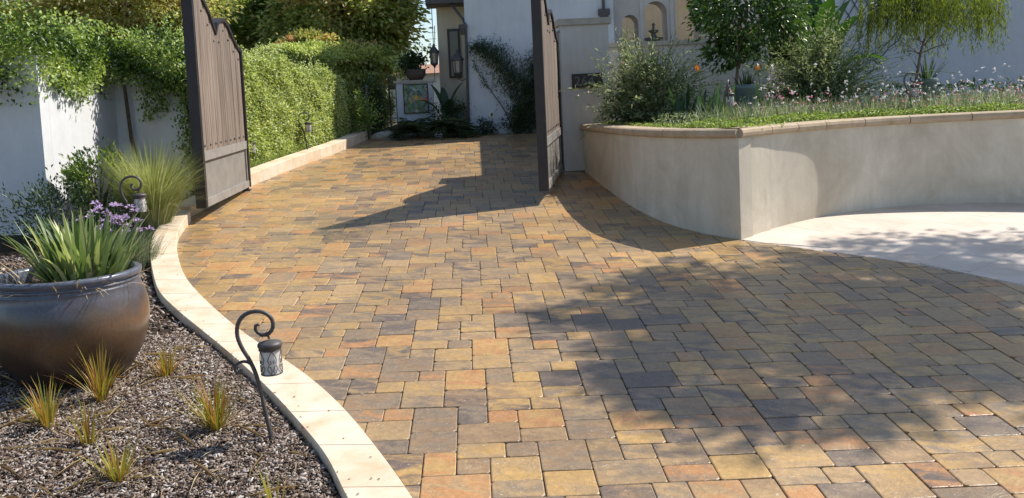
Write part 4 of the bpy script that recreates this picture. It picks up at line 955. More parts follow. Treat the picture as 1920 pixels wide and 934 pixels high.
# ---- clipped hedge along the raised curb
hA = np.array([-3.30, 8.0, 0]); hB = np.array([-2.22, 13.3, 0]); hz0 = AY(470, 84, 8.6)[2]; hz1 = AY(664, 150, 13.0)[2]
hedge = thing('clipped_hedge', 'sunlit clipped hedge of small light green leaves above the raised curb', 'hedge', ((hA+hB)/2 + [0, 0, gz(-2.8, 10.6)]))
hd = unit((hB-hA)[None])[0]; hn = np.array([hd[1], -hd[0], 0]); HL = np.linalg.norm(hB-hA)
def htop(s_): return hz0 + (hz1-hz0)*s_ + .10*np.sin(s_*17) + .06*np.sin(s_*41+1)
n = 60000; s_ = rng.random(n); hgt = rng.random(n)**.9; P = hA + hd*(s_*HL)[:, None]; zb_ = gz(P[:, 0], P[:, 1]) + .10; zt_ = htop(s_)
P[:, 2] = zb_ + hgt*(zt_-zb_); bulge = .018*np.sin(s_*31+np.sin(P[:, 2]*6)*2)+.015*np.sin(P[:, 2]*9+s_*13)
P += hn*(bulge - np.abs(rng.normal(0, .055, n)) + .05)[:, None]
tp = rng.random(n) < .14; P[tp] -= hn*(rng.random((tp.sum(), 1))*.8); P[tp, 2] = zt_[tp] + rng.normal(0, .07, tp.sum())
D = unit(hn*.6 + rng.normal(size=(n, 3))*.7 + [0, 0, .15]); Nn = unit(hn + rng.normal(size=(n, 3))*.55 + [0, 0, .5])
lv = np.clip(.52 + .10*np.sin(P[:, 1]*11+P[:, 2]*8) + rng.normal(0, .28, n), 0, 1)
leaves('foliage', P, D, .044, .027, L_HEDGE, hedge, lv, N=Nn)
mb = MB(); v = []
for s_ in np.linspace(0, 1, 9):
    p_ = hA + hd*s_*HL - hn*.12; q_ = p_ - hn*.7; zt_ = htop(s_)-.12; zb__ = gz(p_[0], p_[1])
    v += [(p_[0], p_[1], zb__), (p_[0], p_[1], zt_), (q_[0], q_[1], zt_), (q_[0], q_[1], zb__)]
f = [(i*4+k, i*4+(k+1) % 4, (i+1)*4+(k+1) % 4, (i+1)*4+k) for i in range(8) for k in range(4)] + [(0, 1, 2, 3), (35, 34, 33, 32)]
mb.add(v, f); mb.build('shade_core', surf('shade-dark hedge core', (.012,.02,.006), (.03,.045,.012), 20, .9, 60, .8, .03, .1), hedge)  # added solid core; the hedge's inner shade is put into its dark colour
# grassy fringe on the curb
n = 5200; s_ = rng.random(n); B = FI[0] + (FI[-1]-FI[0])*s_[:, None]*.93 + nf*(.24+rng.random(n)*.2)[:, None]; B[:, 2] = gz(B[:, 0], B[:, 1])+.13
tag(blades('grass_fringe', B, rng.uniform(0, 6.28, n), rng.uniform(.1, .8, n), rng.uniform(.2, .9, n), rng.uniform(.08, .2, n), .009, L_GRASSY, None, 3), 'bright green grass fringe between hedge and raised curb', 'grass', kind='stuff')
# shaded lower bush at the end of the hedge
shrub('end_bush', 'dark bush in shade closing the far end of the hedge', (AY(655, 218, 13.6)[0]-.15, 13.55, AY(655, 218, 13.6)[2]), (.62, .45, .55), 6500, L_VINE, .045, .026, 70, .2)
shrub('hedge_end_column', 'narrow dark evergreen column beside the iron side gate', (AY(698, 200, 14.3)[0], 14.3, AY(698, 205, 14.3)[2]), (.24, .24, .62), 5200, L_SHADE, .045, .022, 60, .22)  # stands for the hedge end; its shade is put into the leaf colour
shrub('trellis_vine', 'narrow sunlit ivy panel just left of the mural wall', (AY(717, 200, 15.6)[0], 15.6, AY(717, 205, 15.6)[2]), (.20, .12, .50), 3200, L_HEDGE, .05, .03, 60, .25)
# iron side gate
YG = 14.75; sgt = thing('side_gate', 'narrow wrought iron side gate between shade-toned hedge end and mural wall', 'gate', AY(735, 250, YG))
for px_ in (728, 741): mb = MB(); a_ = AY(px_, 140, YG); b_ = AY(px_+3, 250, YG); mb.tube([(a_[0], YG, b_[2]), (a_[0], YG, a_[2])], .014, 6); mb.build('bar', M_IRON, sgt)
mb = MB()
for py_ in (162, 200, 240):
    mb = MB(); a_ = AY(700, py_, YG); b_ = AY(742, py_, YG); mb.tube([(a_[0], YG, b_[2]), (b_[0], YG, b_[2])], .010, 6); mb.build('cross_rail', M_IRON, sgt)
mb = MB(); a_ = AY(735, 150, YG)
for sg_ in (1, -1): mb.tube(crom([(a_[0], YG, a_[2]), (a_[0]+sg_*.06, YG, a_[2]+.05), (a_[0]+sg_*.09, YG, a_[2]-.01), (a_[0]+sg_*.05, YG, a_[2]-.03), (a_[0]+sg_*.05, YG, a_[2])], 16), .007, 5)
mb.build('scroll', M_IRON, sgt)
pst = thing('iron_post', 'black iron post standing at the end of the raised curb', 'post', AY(692, 256, 13.75)); mb = MB(); a_ = AY(692, 256, 13.75); mb.tube([(a_[0], 13.75, a_[2]-.05), (a_[0], 13.75, AY(690, 165, 13.75)[2])], .03, 8); mb.build('shaft', M_IRON, pst); mb = MB(); mb.lathe([(.04, 0), (.045, .02), (.0, .07)], (a_[0], 13.75, AY(690, 165, 13.75)[2]), 8); mb.build('finial', M_IRON, pst)
# rocks
for i, (px_, py_, s_) in enumerate([(722, 248, .16), (741, 250, .11)]):
    q = AY(px_, py_, 14.0); bm = bmesh.new(); bmesh.ops.create_icosphere(bm, subdivisions=3, radius=1)
    rn = random.Random(i+3)
    for v_ in bm.verts: v_.co *= 1 + .18*math.sin(v_.co.x*4+i)*math.cos(v_.co.y*5)+rn.uniform(-.03, .03); v_.co = Vector((v_.co.x*s_*1.5, v_.co.y*s_, v_.co.z*s_*.6))
    me = bpy.data.meshes.new('rock'); bm.to_mesh(me); bm.free(); me.materials.append(M_ROCK); o = link(bpy.data.objects.new('rock', me)); o.location = (q[0], 14.0, gz(q[0], 14.0)+.03)
    tag(o, ['pale rounded rock at the foot of the iron side gate', 'smaller grey rock at the base of the mural wall'][i], 'rock')
#@@SHADEPLANTS
# plants in the shade before the house
def fern(name, label, px, y, h, n, L, droop, mat=L_SHADE, w_=.06):
    q = AY(px, 250, y); c = (q[0], y, gz(q[0], y)); root = thing(name, label, 'plant', c); 
    A = rng.uniform(0, 6.28, n); mb = MB(); PP, DD = [], []
    for a_ in A:
        l_ = L*random.uniform(.7, 1.1); e = random.uniform(.35, 1.25); p = np.array([c[0], c[1], c[2]+h]); pts = [p.copy()]; an = e
        for k in range(8):
            p = p + l_/8*np.array([math.cos(a_)*math.sin(an), math.sin(a_)*math.sin(an), math.cos(an)]); an += droop/8; pts.append(p.copy())
            sd_ = np.array([-math.sin(a_), math.cos(a_), 0]); fw_ = np.array([math.cos(a_), math.sin(a_), -.2])
            for s2 in (1, -1):
                for q2 in range(3): PP.append(pts[-2]+(p-pts[-2])*(q2/3)); DD.append(sd_*s2+fw_*.5+np.array([0, 0, .2]))
        mb.tube(pts, .005, 4)
    mb.build('rachis', mat, root) if False else np_mesh('rachis', mb.v, mb.f, M_BARK, root)
    leaves('fronds', np.array(PP), np.array(DD), w_*2.2, .013, mat, root); return root
fern('sago_palm', 'dark feathery sago palm at the foot of the mural wall', 775, 13.75, .10, 46, .62, 1.5)
fern('sago_palm', 'dark arching fern palm between mural wall and house corner', 828, 13.7, .12, 40, .60, 1.5)
fern('sago_palm', 'small dark fern in front of the house corner pipe', 862, 13.75, .06, 30, .42, 1.4)
shrub('dark_shrub', 'low dark shrub filling the bed under the tall window', (AY(845, 225, 14.2)[0], 14.2, AY(845, 222, 14.2)[2]), (.42, .25, .36), 2400, L_SHADE, .05, .02, 30, .25)
shrub('dark_shrub', 'low dark shrub at the foot of the white house wall', (AY(908, 240, 13.95)[0], 13.98, AY(908, 240, 13.95)[2]), (.22, .1, .17), 600, L_SHADE, .05, .02, 14, .25)
def paddle(name, label, c, specs, mat, stem_h=.3, cat='plant', lw_=.2):
    """broad paddle leaves, each a part of its own, on long stalks"""
    root = thing(name, label, cat, c)
    for (az, lean, L, W_, sh) in specs:
        h = np.array([math.cos(az), math.sin(az), 0]); s_ = np.array([-math.sin(az), math.cos(az), 0]); p = np.array(c, float); an = lean*.5; st_ = [p.copy()]
        for k in range(4): p = p + sh/4*(h*math.sin(an)+np.array([0, 0, math.cos(an)])); st_.append(p.copy()); an += lean*.12
        mb = MB(); mb.tube(st_, [.016, .014, .012, .010, .008], 6); mb.build('stalk', M_BANST, root)
        v = []; m = 9
        for k in range(m+1):
            t_ = k/m; wv = W_*math.sin(math.pi*min(1, t_*.93+.07))**.6*(1-.15*t_); nrm = -h*math.cos(an)+np.array([0, 0, math.sin(an)])
            v += [tuple(p - s_*wv/2 + nrm*wv*.18), tuple(p), tuple(p + s_*wv/2 + nrm*wv*.18)]
            p = p + L/m*(h*math.sin(an)+np.array([0, 0, math.cos(an)])); an += lean*.22
        f = [(k*3+j, k*3+j+1, (k+1)*3+j+1, (k+1)*3+j) for k in range(m) for j in range(2)]
        np_mesh('leaf', v, f, mat, root, {'lv': [random.random()]*len(v)}, smooth=True)
    return root
M_BANST = surf('green stalk', (.06,.10,.03), (.12,.18,.05), 5, .6, 40, .1, .002, .3)
c = AY(838, 240, 14.15); c = (c[0], 14.15, gz(c[0], 14.15))
paddle('broad_leaf_plant', 'dark broad leaved plant rising between mural wall and window', c, [(2.7, .25, .55, .20, .55), (.3, .3, .55, .17, .60), (3.3, .5, .5, .2, .45), (1.8, .2, .5, .18, .5), (5.0, .4, .45, .16, .4)], L_SHADE)
# climbing bamboo-like vine on the house wall
vn = thing('climbing_vine', 'feathery dark vine arching over the white house wall', 'vine', (AY(965, 245, YH)[0], YH-.1, gz(.9, YH)))
sp1 = crom([AY(*q, YH-.12) for q in [(888, 88), (905, 88), (925, 97), (940, 112), (948, 130), (962, 150), (978, 168), (990, 190), (996, 210)]], 50)
i = rng.integers(0, 50, 2900); wd = np.interp(i, [0, 8, 20, 50], [.06, .11, .16, .20]); P = sp1[i] + rng.normal(size=(2900, 3))*np.stack([wd, wd*.35, wd], 1)
P[:, 1] = np.minimum(P[:, 1], YH-.02)
leaves('foliage', P, unit(rng.normal(size=P.shape)*.5+[-.3, -.3, -.6]), .10, .013, L_SHADE, vn)
sp2 = crom([AY(*q, YH-.1) for q in [(998, 245), (1000, 190), (1000, 140), (996, 105)]], 40); i = rng.integers(0, 40, 1500); P = sp2[i]+rng.normal(size=(1500, 3))*[.12, .05, .12]; P[:, 1] = np.minimum(P[:, 1], YH-.02)
leaves('foliage', P, unit(rng.normal(size=P.shape)*.5+[-.3, -.3, -.6]), .10, .013, L_SHADE, vn)
mb = MB(); mb.tube([AY(*q, YH-.05) for q in [(962, 248), (955, 225), (942, 200), (920, 170), (900, 142), (888, 120)]], [.014, .012, .010, .008, .006, .004], 6); mb.tube([AY(*q, YH-.06) for q in [(985, 248), (978, 210), (965, 180), (955, 150)]], .008, 5); mb.build('stems', M_BARK, vn)
n = 90; i = rng.integers(0, 50, n); P = crom([AY(*q, YH-.06) for q in [(886, 110), (900, 142), (920, 170)]], 50)[i]+rng.normal(size=(n, 3))*[.04, .01, .04]; leaves('sparse_leaves', P, rdir(n), .08, .015, L_SHADE, vn)
shrub('dark_shrub', 'dark bush below the climbing vine against the house wall', (AY(965, 225, 13.95)[0], 13.95, AY(965, 222, 13.95)[2]), (.25, .12, .30), 1200, L_SHADE, .06, .018, 20, .25)
# potted plants on the mural wall
c = (AY(780, 150, YM+.12)[0], YM+.12, lw0[2]); wp = thing('wall_top_planter', 'dark planter of trailing heart leaved greenery on the mural wall', 'planter', c)
mb = MB(); mb.lathe([(.13, 0), (.20, .10), (.21, .22), (.18, .22), (.17, .18)], c, 20, True); mb.build('bowl', M_TERRA, wp, True)
P, D, lv = crown_points((c[0]-.02, c[1], c[2]+.34), (.22, .18, .20), 900, 20, .3, .2); leaves('foliage', P, D, .06, .05, L_SHADE, wp, lv)
P, D, lv = crown_points((c[0]-.22, c[1]+.1, c[2]+.25), (.28, .14, .28), 330, 26, .22, .2); leaves('sunlit_shoots', P, D, .085, .065, L_HEDGE, wp, lv)['kind'] = 'stuff'  # sunlight on these shoots is put into the paler leaf colour
mb = MB(); PP = []
for k_ in range(7):
    x_ = c[0]-.2+k_*.085; pts = [(x_, c[1], c[2]+.3), (x_+random.uniform(-.04, .06), c[1], c[2]+.55), (x_+random.uniform(-.05, .08), c[1], c[2]+random.uniform(.6, .85))]; mb.tube(pts, .004, 4)
    for q in range(4): PP.append(np.array(pts[2])*(q/3)+np.array(pts[1])*(1-q/3))
mb.build('shoots', M_BANST, wp); PP = np.array(PP); leaves('shoot_leaves', PP, rdir(len(PP)), .10, .06, L_VINE, wp)
#@@TREES
# ================================================================== TREES AND HOUSES BEHIND
def tree(name, label, base, c, r, n, mat, L, W_, clumps=80, cr=.2, hollow=.35, r0=.12, group='trees behind the hedge', drop=-.1, bark=M_BARK, limbs=12):
    root = thing(name, label, 'tree', base, group)
    P, D, lv = crown_points(c, r, n, clumps, cr, hollow); leaves('crown', P, unit(D+[0, 0, drop]), L, W_, mat, root, lv)
    mb = MB(); branches(mb, base, (c[0], c[1], c[2]+r[2]*.3), limbs, max(r)*.85, r0, len(label)); mb.build('trunk', bark, root, True); return root
def tb(px, py, y, rx, rz, **k):
    q = AY(px, py, y); return dict(base=(q[0], y, .8), c=(q[0], y, q[2]), r=(rx, rx*.8, rz))
tree('leafy_tree', 'big green tree with reddish tips whose right side stands against the sky', n=46000, mat=L_TREE, L=.16, W_=.068, clumps=240, cr=.12, r0=.2, **tb(640, 28, 17.5, 1.62, 1.45))
tree('leafy_tree', 'low dense spreading part grown tree just left of the mural wall', n=20000, mat=L_TREE, L=.10, W_=.045, clumps=120, cr=.16, r0=.1, **tb(655, 125, 15.8, .95, .42))
tree('dark_tree', 'dark evergreen tree behind the middle of the hedge', n=24000, mat=L_DARK, L=.12, W_=.05, clumps=100, cr=.17, **tb(520, 40, 18.5, 1.25, .85))
tree('autumn_tree', 'yellow and rust tinted tree behind the top of the left gate', n=34000, mat=L_OLIVE, L=.12, W_=.05, clumps=150, cr=.15, **tb(430, 0, 20.5, 2.0, 1.3))
tree('autumn_tree', 'loose olive and gold tree at the upper left behind the vine', n=30000, mat=L_OLIVE, L=.10, W_=.045, clumps=150, cr=.15, **tb(235, 10, 14, 1.7, .75))
tree('leafy_tree', 'green tree at the far upper left corner behind the white wall', n=20000, mat=L_TREE, L=.12, W_=.05, clumps=110, cr=.16, **tb(60, 40, 15, 1.6, 1.1))
tree('autumn_tree', 'low rusty bush tree peeking over the middle of the hedge', n=9000, mat=L_OLIVE, L=.09, W_=.04, clumps=50, cr=.18, r0=.06, **tb(575, 85, 15.6, .55, .28))
tree('leafy_tree', 'light green shrub tree rising just behind the hedge top', n=12000, mat=L_HEDGE, L=.07, W_=.035, clumps=60, cr=.18, r0=.06, **tb(560, 108, 14.6, .75, .26))
# background mass far off so no bare horizon shows under the trees
P = np.stack([rng.uniform(-34, -3.4, 30000), rng.uniform(26, 34, 30000), 1+rng.random(30000)**.8*4.2], 1); P[:, 2] *= (1+.15*np.sin(P[:, 0]*1.3))
tag(leaves('distant_trees', P, rdir(30000), .42, .26, L_DARK, None), 'far dark belt of trees on the left horizon', 'trees', kind='stuff')
# neighbour roof glimpsed above hedge
nb = thing('neighbour_house', 'low neighbour house with grey brown shingle roof glimpsed over the hedge', 'house', (-8, 20, 1.2))
q = AY(480, 92, 19); mb = MB(); x1 = q[0]+.6; zr_ = q[2]+.15
mb.box((x1-7, 19.2, 1.0), (x1-.2, 24, zr_-.5)); mb.build('wall', M_CREAM, nb)
mb = MB(); mb.add([(x1-7.4, 18.7, zr_-.55), (x1, 18.7, zr_-.55), (x1-1.2, 21.5, zr_+.45), (x1-6.5, 21.5, zr_+.45), (x1-7.4, 24.5, zr_-.55), (x1, 24.5, zr_-.55)], [(0, 1, 2, 3), (3, 2, 5, 4), (1, 5, 2), (0, 3, 4), (0, 4, 5, 1)]); mb.build('roof', M_SHINGLE, nb)
fh = thing('distant_house', 'small pale distant house with tan roof below the tree edge', 'house', (AY(745, 160, 34)[0], 34, 1.2)); a_ = AY(724, 141, 34); b_ = AY(775, 141, 34); t_ = AY(755, 122, 34)
mb = MB(); mb.box((a_[0], 34.3, 1.0), (b_[0]+1.5, 38, a_[2])); mb.build('wall', M_DIST, fh)
mb = MB(); mb.add([(a_[0]-.3, 34, a_[2]), (b_[0]+1.9, 34, a_[2]), (b_[0]+1.0, 36.5, t_[2]+.1), (a_[0]+.7, 36.5, t_[2]+.1), (b_[0]+1.9, 38.5, a_[2]), (a_[0]-.3, 38.5, a_[2])], [(0, 1, 2, 3), (3, 2, 4, 5), (1, 4, 2), (0, 3, 5), (0, 5, 4, 1)]); mb.build('roof', M_TILE, fh)
mb = MB(); q = AY(733, 152, 34.2); mb.box((q[0]-.15, 34.27, q[2]-.35), (q[0]+.15, 34.299, q[2]+.1)); mb.build('window', M_DARKGLASS, fh)
an = thing('roof_antenna', 'thin mast standing in front of the sky beside the hanging lantern', 'antenna', AY(815, 95, 24)); a_ = AY(815, 150, 24); b_ = AY(815, 48, 24); mb = MB(); mb.tube([a_, b_], .012, 5)
for k_ in range(3): mb.bar((a_[0]-.12, 24, b_[2]-.2-.2*k_), (a_[0]+.12, 24, b_[2]-.2-.2*k_), .012, .012)
mb.build('mast', M_IRON, an)
#@@PLANTER
# ================================================================== PLANTER PLANTING
def standard_shrub_wispy(name, label, c, r, n, group='willowy shrubs in the planter'):
    root = thing(name, label, 'shrub', (c[0], c[1], WT-.02), group); mb = MB(); PP, DD, LV = [], [], []
    for k in range(n):
        a_ = random.uniform(0, 6.28); e = abs(random.gauss(0, .55)); L = r[2]*random.uniform(.55, 1.15); p = np.array([c[0]+random.uniform(-.12, .12)*r[0], c[1]+random.uniform(-.12, .12)*r[1], WT]); an_ = e*.6; pts = [p.copy()]
        for j in range(9):
            p = p + L/9*np.array([math.cos(a_)*math.sin(an_)*r[0]/.6, math.sin(a_)*math.sin(an_)*r[1]/.6, math.cos(an_)]); an_ += e*.16+random.uniform(-.08, .1); pts.append(p.copy())
            for q in range(7 if j < 7 else 3):
                PP.append(pts[-2]+(p-pts[-2])*random.random()+np.random.default_rng(k*99+j*9+q).normal(size=3)*.012); u_ = unit((p-pts[-2])[None])[0]; DD.append(u_*.5+np.array([random.gauss(0, .6), random.gauss(0, .6), random.gauss(.1, .4)])); LV.append(min(1, max(0, random.betavariate(1.6, 1.9)+(.12 if j > 6 else 0))))
        mb.tube(pts, [.0035]*5+[.002]*5, 3, False)
    np_mesh('stems', mb.v, mb.f, M_BANST, root); leaves('foliage', np.array(PP), np.array(DD), .066, .0155, L_GAURA, root, np.array(LV))
    m = 60; idx = rng.integers(0, len(PP), m); tips = np.array(PP)[idx]+rng.normal(size=(m, 3))*.02; k = 3; leaves('blossoms', np.repeat(tips, k, 0), rdir(m*k), .026, .015, P_PINK, root); return root
q = AY(1228, 200, 7.6); standard_shrub_wispy('willowy_shrub', 'big willowy shrub leaning over the number plate next to the pillar', (q[0], 7.6), (.64, .5, 1.15), 260)
q = AY(1180, 200, 8.2); standard_shrub_wispy('willowy_shrub', 'taller thin willowy shrub rising right behind the pillar corner', (q[0], 8.3), (.35, .3, 1.25), 70)
q = AY(1535, 200, 8.3); standard_shrub_wispy('willowy_shrub', 'airy pink tipped willowy shrub between the round tree and the weeping tree', (q[0], 8.3), (.78, .55, 1.38), 330)
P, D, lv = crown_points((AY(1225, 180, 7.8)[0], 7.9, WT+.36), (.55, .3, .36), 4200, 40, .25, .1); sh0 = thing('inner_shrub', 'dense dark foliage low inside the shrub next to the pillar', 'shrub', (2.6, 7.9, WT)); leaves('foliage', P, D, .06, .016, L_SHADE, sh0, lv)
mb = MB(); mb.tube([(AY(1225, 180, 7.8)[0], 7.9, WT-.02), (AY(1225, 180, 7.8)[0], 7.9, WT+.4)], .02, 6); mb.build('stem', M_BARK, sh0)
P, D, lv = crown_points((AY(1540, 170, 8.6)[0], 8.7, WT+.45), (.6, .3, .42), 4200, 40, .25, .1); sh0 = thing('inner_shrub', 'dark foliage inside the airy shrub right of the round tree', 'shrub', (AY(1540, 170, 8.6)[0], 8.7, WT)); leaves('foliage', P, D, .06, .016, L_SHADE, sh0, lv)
mb = MB(); q = AY(1540, 170, 8.6); mb.tube([(q[0], 8.7, WT-.02), (q[0], 8.7, WT+.4)], .02, 6); mb.build('stem', M_BARK, sh0)
# standard tree, round glossy crown
q = AY(1370, 130, 8.0); c = AY(1400, 8, 8.0); st = thing('round_tree', 'small standard tree with round glossy crown and slender trunk in the planter', 'tree', (q[0], 8.0, WT))
P, D, lv = crown_points((c[0], 8.0, c[2]), (.70, .68, .60), 4600, 80, .16, .45); leaves('crown', P, unit(D+[0, 0, -.2]), .085, .045, L_GLOSS, st, lv)
P, D, lv = crown_points((q[0]-.02, 8.0, AY(1370, 95, 8)[2]), (.28, .28, .25), 500, 20, .2, .2); leaves('lower_crown', P, unit(D+[0, 0, -.5]), .085, .045, L_GLOSS, st, lv)
mb = MB(); branches(mb, (q[0], 8.0, WT-.02), (c[0], 8.0, c[2]), 14, .6, .032, 4); mb.build('trunk', M_PALEBARK, st, True)
# weeping tree
q = AY(1711, 120, 8.1); c = AY(1748, 20, 8.1); wt = thing('weeping_tree', 'slender tree with fine weeping yellow green foliage at the right of the planter', 'tree', (q[0], 8.1, WT))
SP, SD = [], []
for k in range(330):
    a_ = random.uniform(0, 6.28); rr_ = math.sqrt(random.random())*.95; p = np.array([c[0]+rr_*math.cos(a_), 8.1+rr_*.8*math.sin(a_), c[2]+.35*(1-rr_)+random.uniform(-.12, .3)]); l_ = random.uniform(.3, .85)*(1.1-.4*rr_)
    for j in range(40): t_ = j/40; SP.append(p+np.array([math.cos(a_)*.06*t_, math.sin(a_)*.06*t_, -l_*t_])+rng.normal(size=3)*.012); SD.append([random.gauss(0, .35), random.gauss(0, .35), -.9])
leaves('weeping_foliage', np.array(SP), np.array(SD), .065, .009, L_WEEP, wt)
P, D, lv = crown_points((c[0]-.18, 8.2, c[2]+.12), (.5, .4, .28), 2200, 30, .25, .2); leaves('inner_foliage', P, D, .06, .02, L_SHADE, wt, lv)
mb = MB(); branches(mb, (q[0], 8.1, WT-.02), (c[0], 8.1, c[2]+.3), 12, .6, .028, 9); mb.build('trunk', M_PALEBARK, wt, True)
# banana
q = AY(1535, 70, 10.6); ban = paddle('banana_plant', 'banana plant with broad bright leaves behind the airy shrub', (q[0], 10.6, WT), [(.2, .25, 1.0, .36, 1.0), (1.4, .25, 1.1, .4, 1.15), (2.6, .35, 1.0, .36, 1.0), (3.8, .3, .95, .34, .95), (5.2, .4, .95, .36, .9), (4.5, .7, .85, .32, .8), (.0, .75, .8, .32, .8), (3.1, .75, .8, .3, .8), (4.7, .25, .95, .34, 1.05)], L_BANANA)
mb = MB(); mb.tube([(q[0], 10.6, WT-.02), (q[0], 10.6, WT+.9)], [.10, .07], 12); mb.build('trunk', M_BANST, ban)
P, D, lv = crown_points((AY(1480, 40, 11.4)[0], 11.4, AY(1480, 45, 11.4)[2]), (.6, .4, .55), 3800, 40, .22, .3); bs = thing('dark_shrub', 'dark glossy shrub behind the right side of the round tree', 'shrub', (AY(1480, 40, 11.4)[0], 11.4, WT)); leaves('foliage', P, D, .09, .05, L_GLOSS, bs, lv)
mb = MB(); x_ = AY(1480, 40, 11.4)[0]; mb.tube([(x_, 11.4, WT-.02), (x_, 11.4, WT+1.2)], .03, 6); mb.build('trunk', M_BARK, bs)
# bird of paradise with orange blooms
def bop(px, y, label, spikes, bloom=None):
    q = AY(px, 200, y); c = (q[0], y, WT-.02); root = thing('bird_of_paradise', label, 'plant', c, 'bird of paradise plants')
    for k in range(spikes):
        a_ = random.uniform(0, 6.28); B = np.array([[c[0]+random.uniform(-.1, .1), y+random.uniform(-.08, .08), c[2]]]); ln = random.uniform(.05, .42)
        blades('leaf', B, np.array([a_]), ln, random.uniform(0, .3), random.uniform(.38, .68), .05, L_BOP, root, 6, wprof=[.18, .2, .3, .9, 1, .7, .02])
    if bloom is not None:
        b_ = AY(*bloom, y); mb = MB(); mb.tube([(c[0], y, c[2]), ((c[0]+b_[0])/2+.02, y, (c[2]+b_[2])/2), tuple(b_)], .006, 5); mb.tube([tuple(b_), (b_[0]+.09, y-.02, b_[2]+.015)], [.012, .002], 5); mb.build('flower_stalk', M_BANST, root)
        n = 7; B = np.repeat([b_], n, 0); leaves('bloom', B, np.array([[random.uniform(-.5, .4), random.uniform(-.3, .3), random.uniform(.5, 1)] for _ in range(n)]), .10, .026, P_ORANGE, root)
    return root
bop(1322, 6.7, 'bird of paradise with an orange bloom standing by the corner of the planter', 15, (1309, 136))
bop(1290, 7.0, 'dark leaved bird of paradise clump left of the lantern by the corner', 13)
bop(1352, 6.4, 'bird of paradise clump with tall upright leaves beside the corner path light', 12)
bop(1432, 7.2, 'bird of paradise with a single orange bloom right of the green pot', 5, (1421, 134))
# strappy tuft
for i, (px, y, lab) in enumerate([(1320, 5.9, 'arching strap leaved clump at the planter rim left of the corner light'), (1400, 5.6, 'low pale strap leaved clump at the planter rim right of the corner light')]):
    q = AY(px, 225, y); root = thing('strap_clump', lab, 'plant', (q[0], y, WT-.02)); n = 46; B, A = ring_bases((q[0], y, WT-.02), .05, n)
    blades('leaves', B, A, np.abs(rng.normal(.1, .4, n)), rng.uniform(.2, .9, n), rng.uniform(.25, .45, n), .012, L_GRAY, root, 5)
# glazed green pots
for i, (px0, px1, py, y, lab) in enumerate([(1372, 1427, 160, 7.6, 'blue green glazed pot beside the round tree trunk'), (1718, 1757, 148, 8.6, 'smaller blue green glazed pot behind the flowers at the right')]):
    a_ = AY(px0, py, y); b_ = AY(px1, py, y); r_ = (b_[0]-a_[0])/2; c = ((a_[0]+b_[0])/2, y, WT-.02); h = a_[2]-c[2]
    root = thing('green_pot', lab, 'pot', c, 'blue green pots in the planter'); mb = MB(); mb.lathe([(r_*.7, 0), (r_*.85, h*.4), (r_*.93, h*.85), (r_, h*.9), (r_*1.02, h), (r_*.9, h), (r_*.88, h*.85)], c, 32, True); mb.build('pot_body', M_GREENPOT, root, True)
    mb = MB(); mb.lathe([(.001, h*.88), (r_*.88, h*.87)], c, 24); mb.build('potting_soil', M_SOIL, root)
    n = 24; B, A = ring_bases((c[0], c[1], c[2]+h*.85), r_*.5, n); blades('leaves', B, A, rng.uniform(0, .7, n), rng.uniform(0, .5, n), rng.uniform(.18, .3, n) if i == 0 else rng.uniform(.3, .5, n), .035, L_SHADE, root, 4)
# flower bed : pink and white
def in_planter(n, d0, d1, x0=-9):
    """points at distance d0..d1 behind the inner face of the right wall"""
    out = []
    Q = offset_curve(wr, 1, 1)
    i = rng.uniform(0, 50, n); lo = i.astype(int); fr_ = (i-lo)[:, None]; A = wr[lo]*(1-fr_)+wr[lo+1]*fr_; Nn = (Q-wr); Nn = Nn[lo]; d_ = rng.uniform(d0, d1, n)[:, None]; P = A + Nn*d_
    ok = (P[:, 0] > np.interp(P[:, 1], wl[:, 1], wl[:, 0]) + .2) & (P[:, 1] < 12) & ((P[:, 0]-.1496)/(P[:, 1]+4.17) > x0); return P[ok]
B = in_planter(19000, .6, 3.4, .265); n = len(B); B[:, 2] = WT-.02; fb = thing('flower_bed', 'band of white and pink flowers on wiry green stems along the planter', 'flowers', (5, 7, WT-.02)); fb['kind'] = 'stuff'
blades('stems', B, rng.uniform(0, 6.28, n), np.abs(rng.normal(0, .35, n)), rng.uniform(0, .6, n), rng.uniform(.12, .42, n), .007, L_GAURA, fb, 3)
B = in_planter(9000, .6, 3.2, .2); B[:, 2] = WT+rng.uniform(0, .2, len(B)); leaves('low_foliage', B, unit(rdir(len(B))+[0, 0, .5]), .07, .014, L_GRAY, fb)
B = in_planter(1700, .9, 4.2, .30); B[:, 2] = WT+rng.beta(2.2, 2.6, len(B))*.62*(1+.25*np.sin(B[:, 0]*4+B[:, 1]*3)); B = B[(np.sin(B[:, 0]*5.1+B[:, 1]*2.3)+np.sin(B[:, 1]*6.7-B[:, 0]*1.9)+rng.normal(0, .8, len(B))) > -.5]; k = 4; leaves('white_blossoms', np.repeat(B, k, 0), unit(rdir(len(B)*k)+[0, -.2, .2]), .030, .021, P_WHITE, fb)
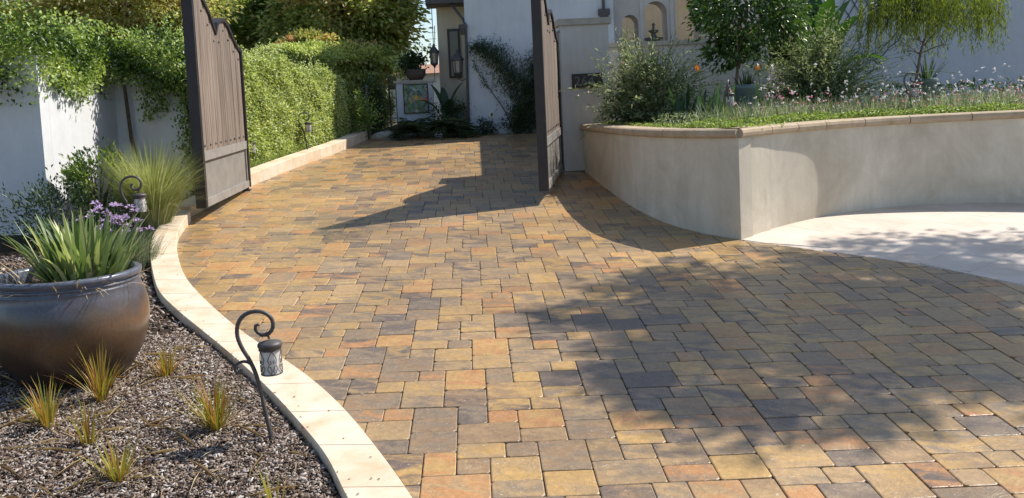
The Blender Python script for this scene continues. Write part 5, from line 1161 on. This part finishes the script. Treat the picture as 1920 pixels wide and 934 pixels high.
B = in_planter(1700, .65, 2.8, .28); B[:, 2] = WT+rng.beta(2, 2.5, len(B))*.42*(1+.3*np.sin(B[:, 0]*5)); B = B[(np.sin(B[:, 0]*3.7+B[:, 1]*4.1)+rng.normal(0, .45, len(B))) > .1]; k = 3; leaves('pink_blossoms', np.repeat(B, k, 0), unit(rdir(len(B)*k)+[0, -.2, .2]), .028, .019, P_PINK, fb)
# bright groundcover along the rim
B = in_planter(30000, .24, .85); n = len(B); B[:, 2] = WT+.07+rng.uniform(-.03, .065, n)+.03*np.sin(B[:, 0]*9)*np.sin(B[:, 1]*7)
B2 = []; i = rng.integers(0, 40, 9000); NL_ = offset_curve(wl, 1, -1)-wl; P = wl[i]+(wl[np.minimum(i+1, 40)]-wl[i])*rng.random((9000, 1)) + NL_[i]*rng.uniform(.24, .95, (9000, 1)); P[:, 2] = WT+.05+rng.uniform(-.03, .055, 9000)
A_ = np.vstack([B, P]); gc = leaves('groundcover', A_, unit(rdir(len(A_))*[1, 1, .5]+[0, 0, .25]), .028, .020, L_GRASSY, None); tag(gc, 'bright green groundcover spreading to the planter coping', 'groundcover', kind='stuff')
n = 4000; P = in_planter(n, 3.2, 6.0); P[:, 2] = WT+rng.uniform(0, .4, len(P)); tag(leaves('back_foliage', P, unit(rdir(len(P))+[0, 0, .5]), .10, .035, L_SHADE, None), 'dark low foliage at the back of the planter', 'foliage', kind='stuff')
# tree beyond the right edge whose shade dapples the drive
tcx, tcy = 8.45, 4.2
tt = thing('shade_tree', 'spreading tree beyond the right edge that throws dappled shade on the pavers', 'tree', (10.2, 4.6, gz(10.2, 4.6)))
P2, D2, lv2 = crown_points((tcx+1.1, tcy+1.5, 7.0), (1.5, .8, .7), 2600, 60, .12, .05)
P, D, lv = crown_points((tcx, tcy, 7.2), (2.1, 1.8, 1.1), 18500, 260, .075, .05); P = np.vstack([P, P2]); D = np.vstack([D, D2]); lv = np.concatenate([lv, lv2]); ok = P[:, 2] > 5
leaves('crown', P[ok], D[ok], .12, .062, L_TREE, tt, lv[ok])
mb = MB(); branches(mb, (10.2, 4.6, gz(10.2, 4.6)-.02), (9.2, 4.5, 7.2), 18, 1.8, .12, 21); mb.build('trunk', M_BARK, tt, True)
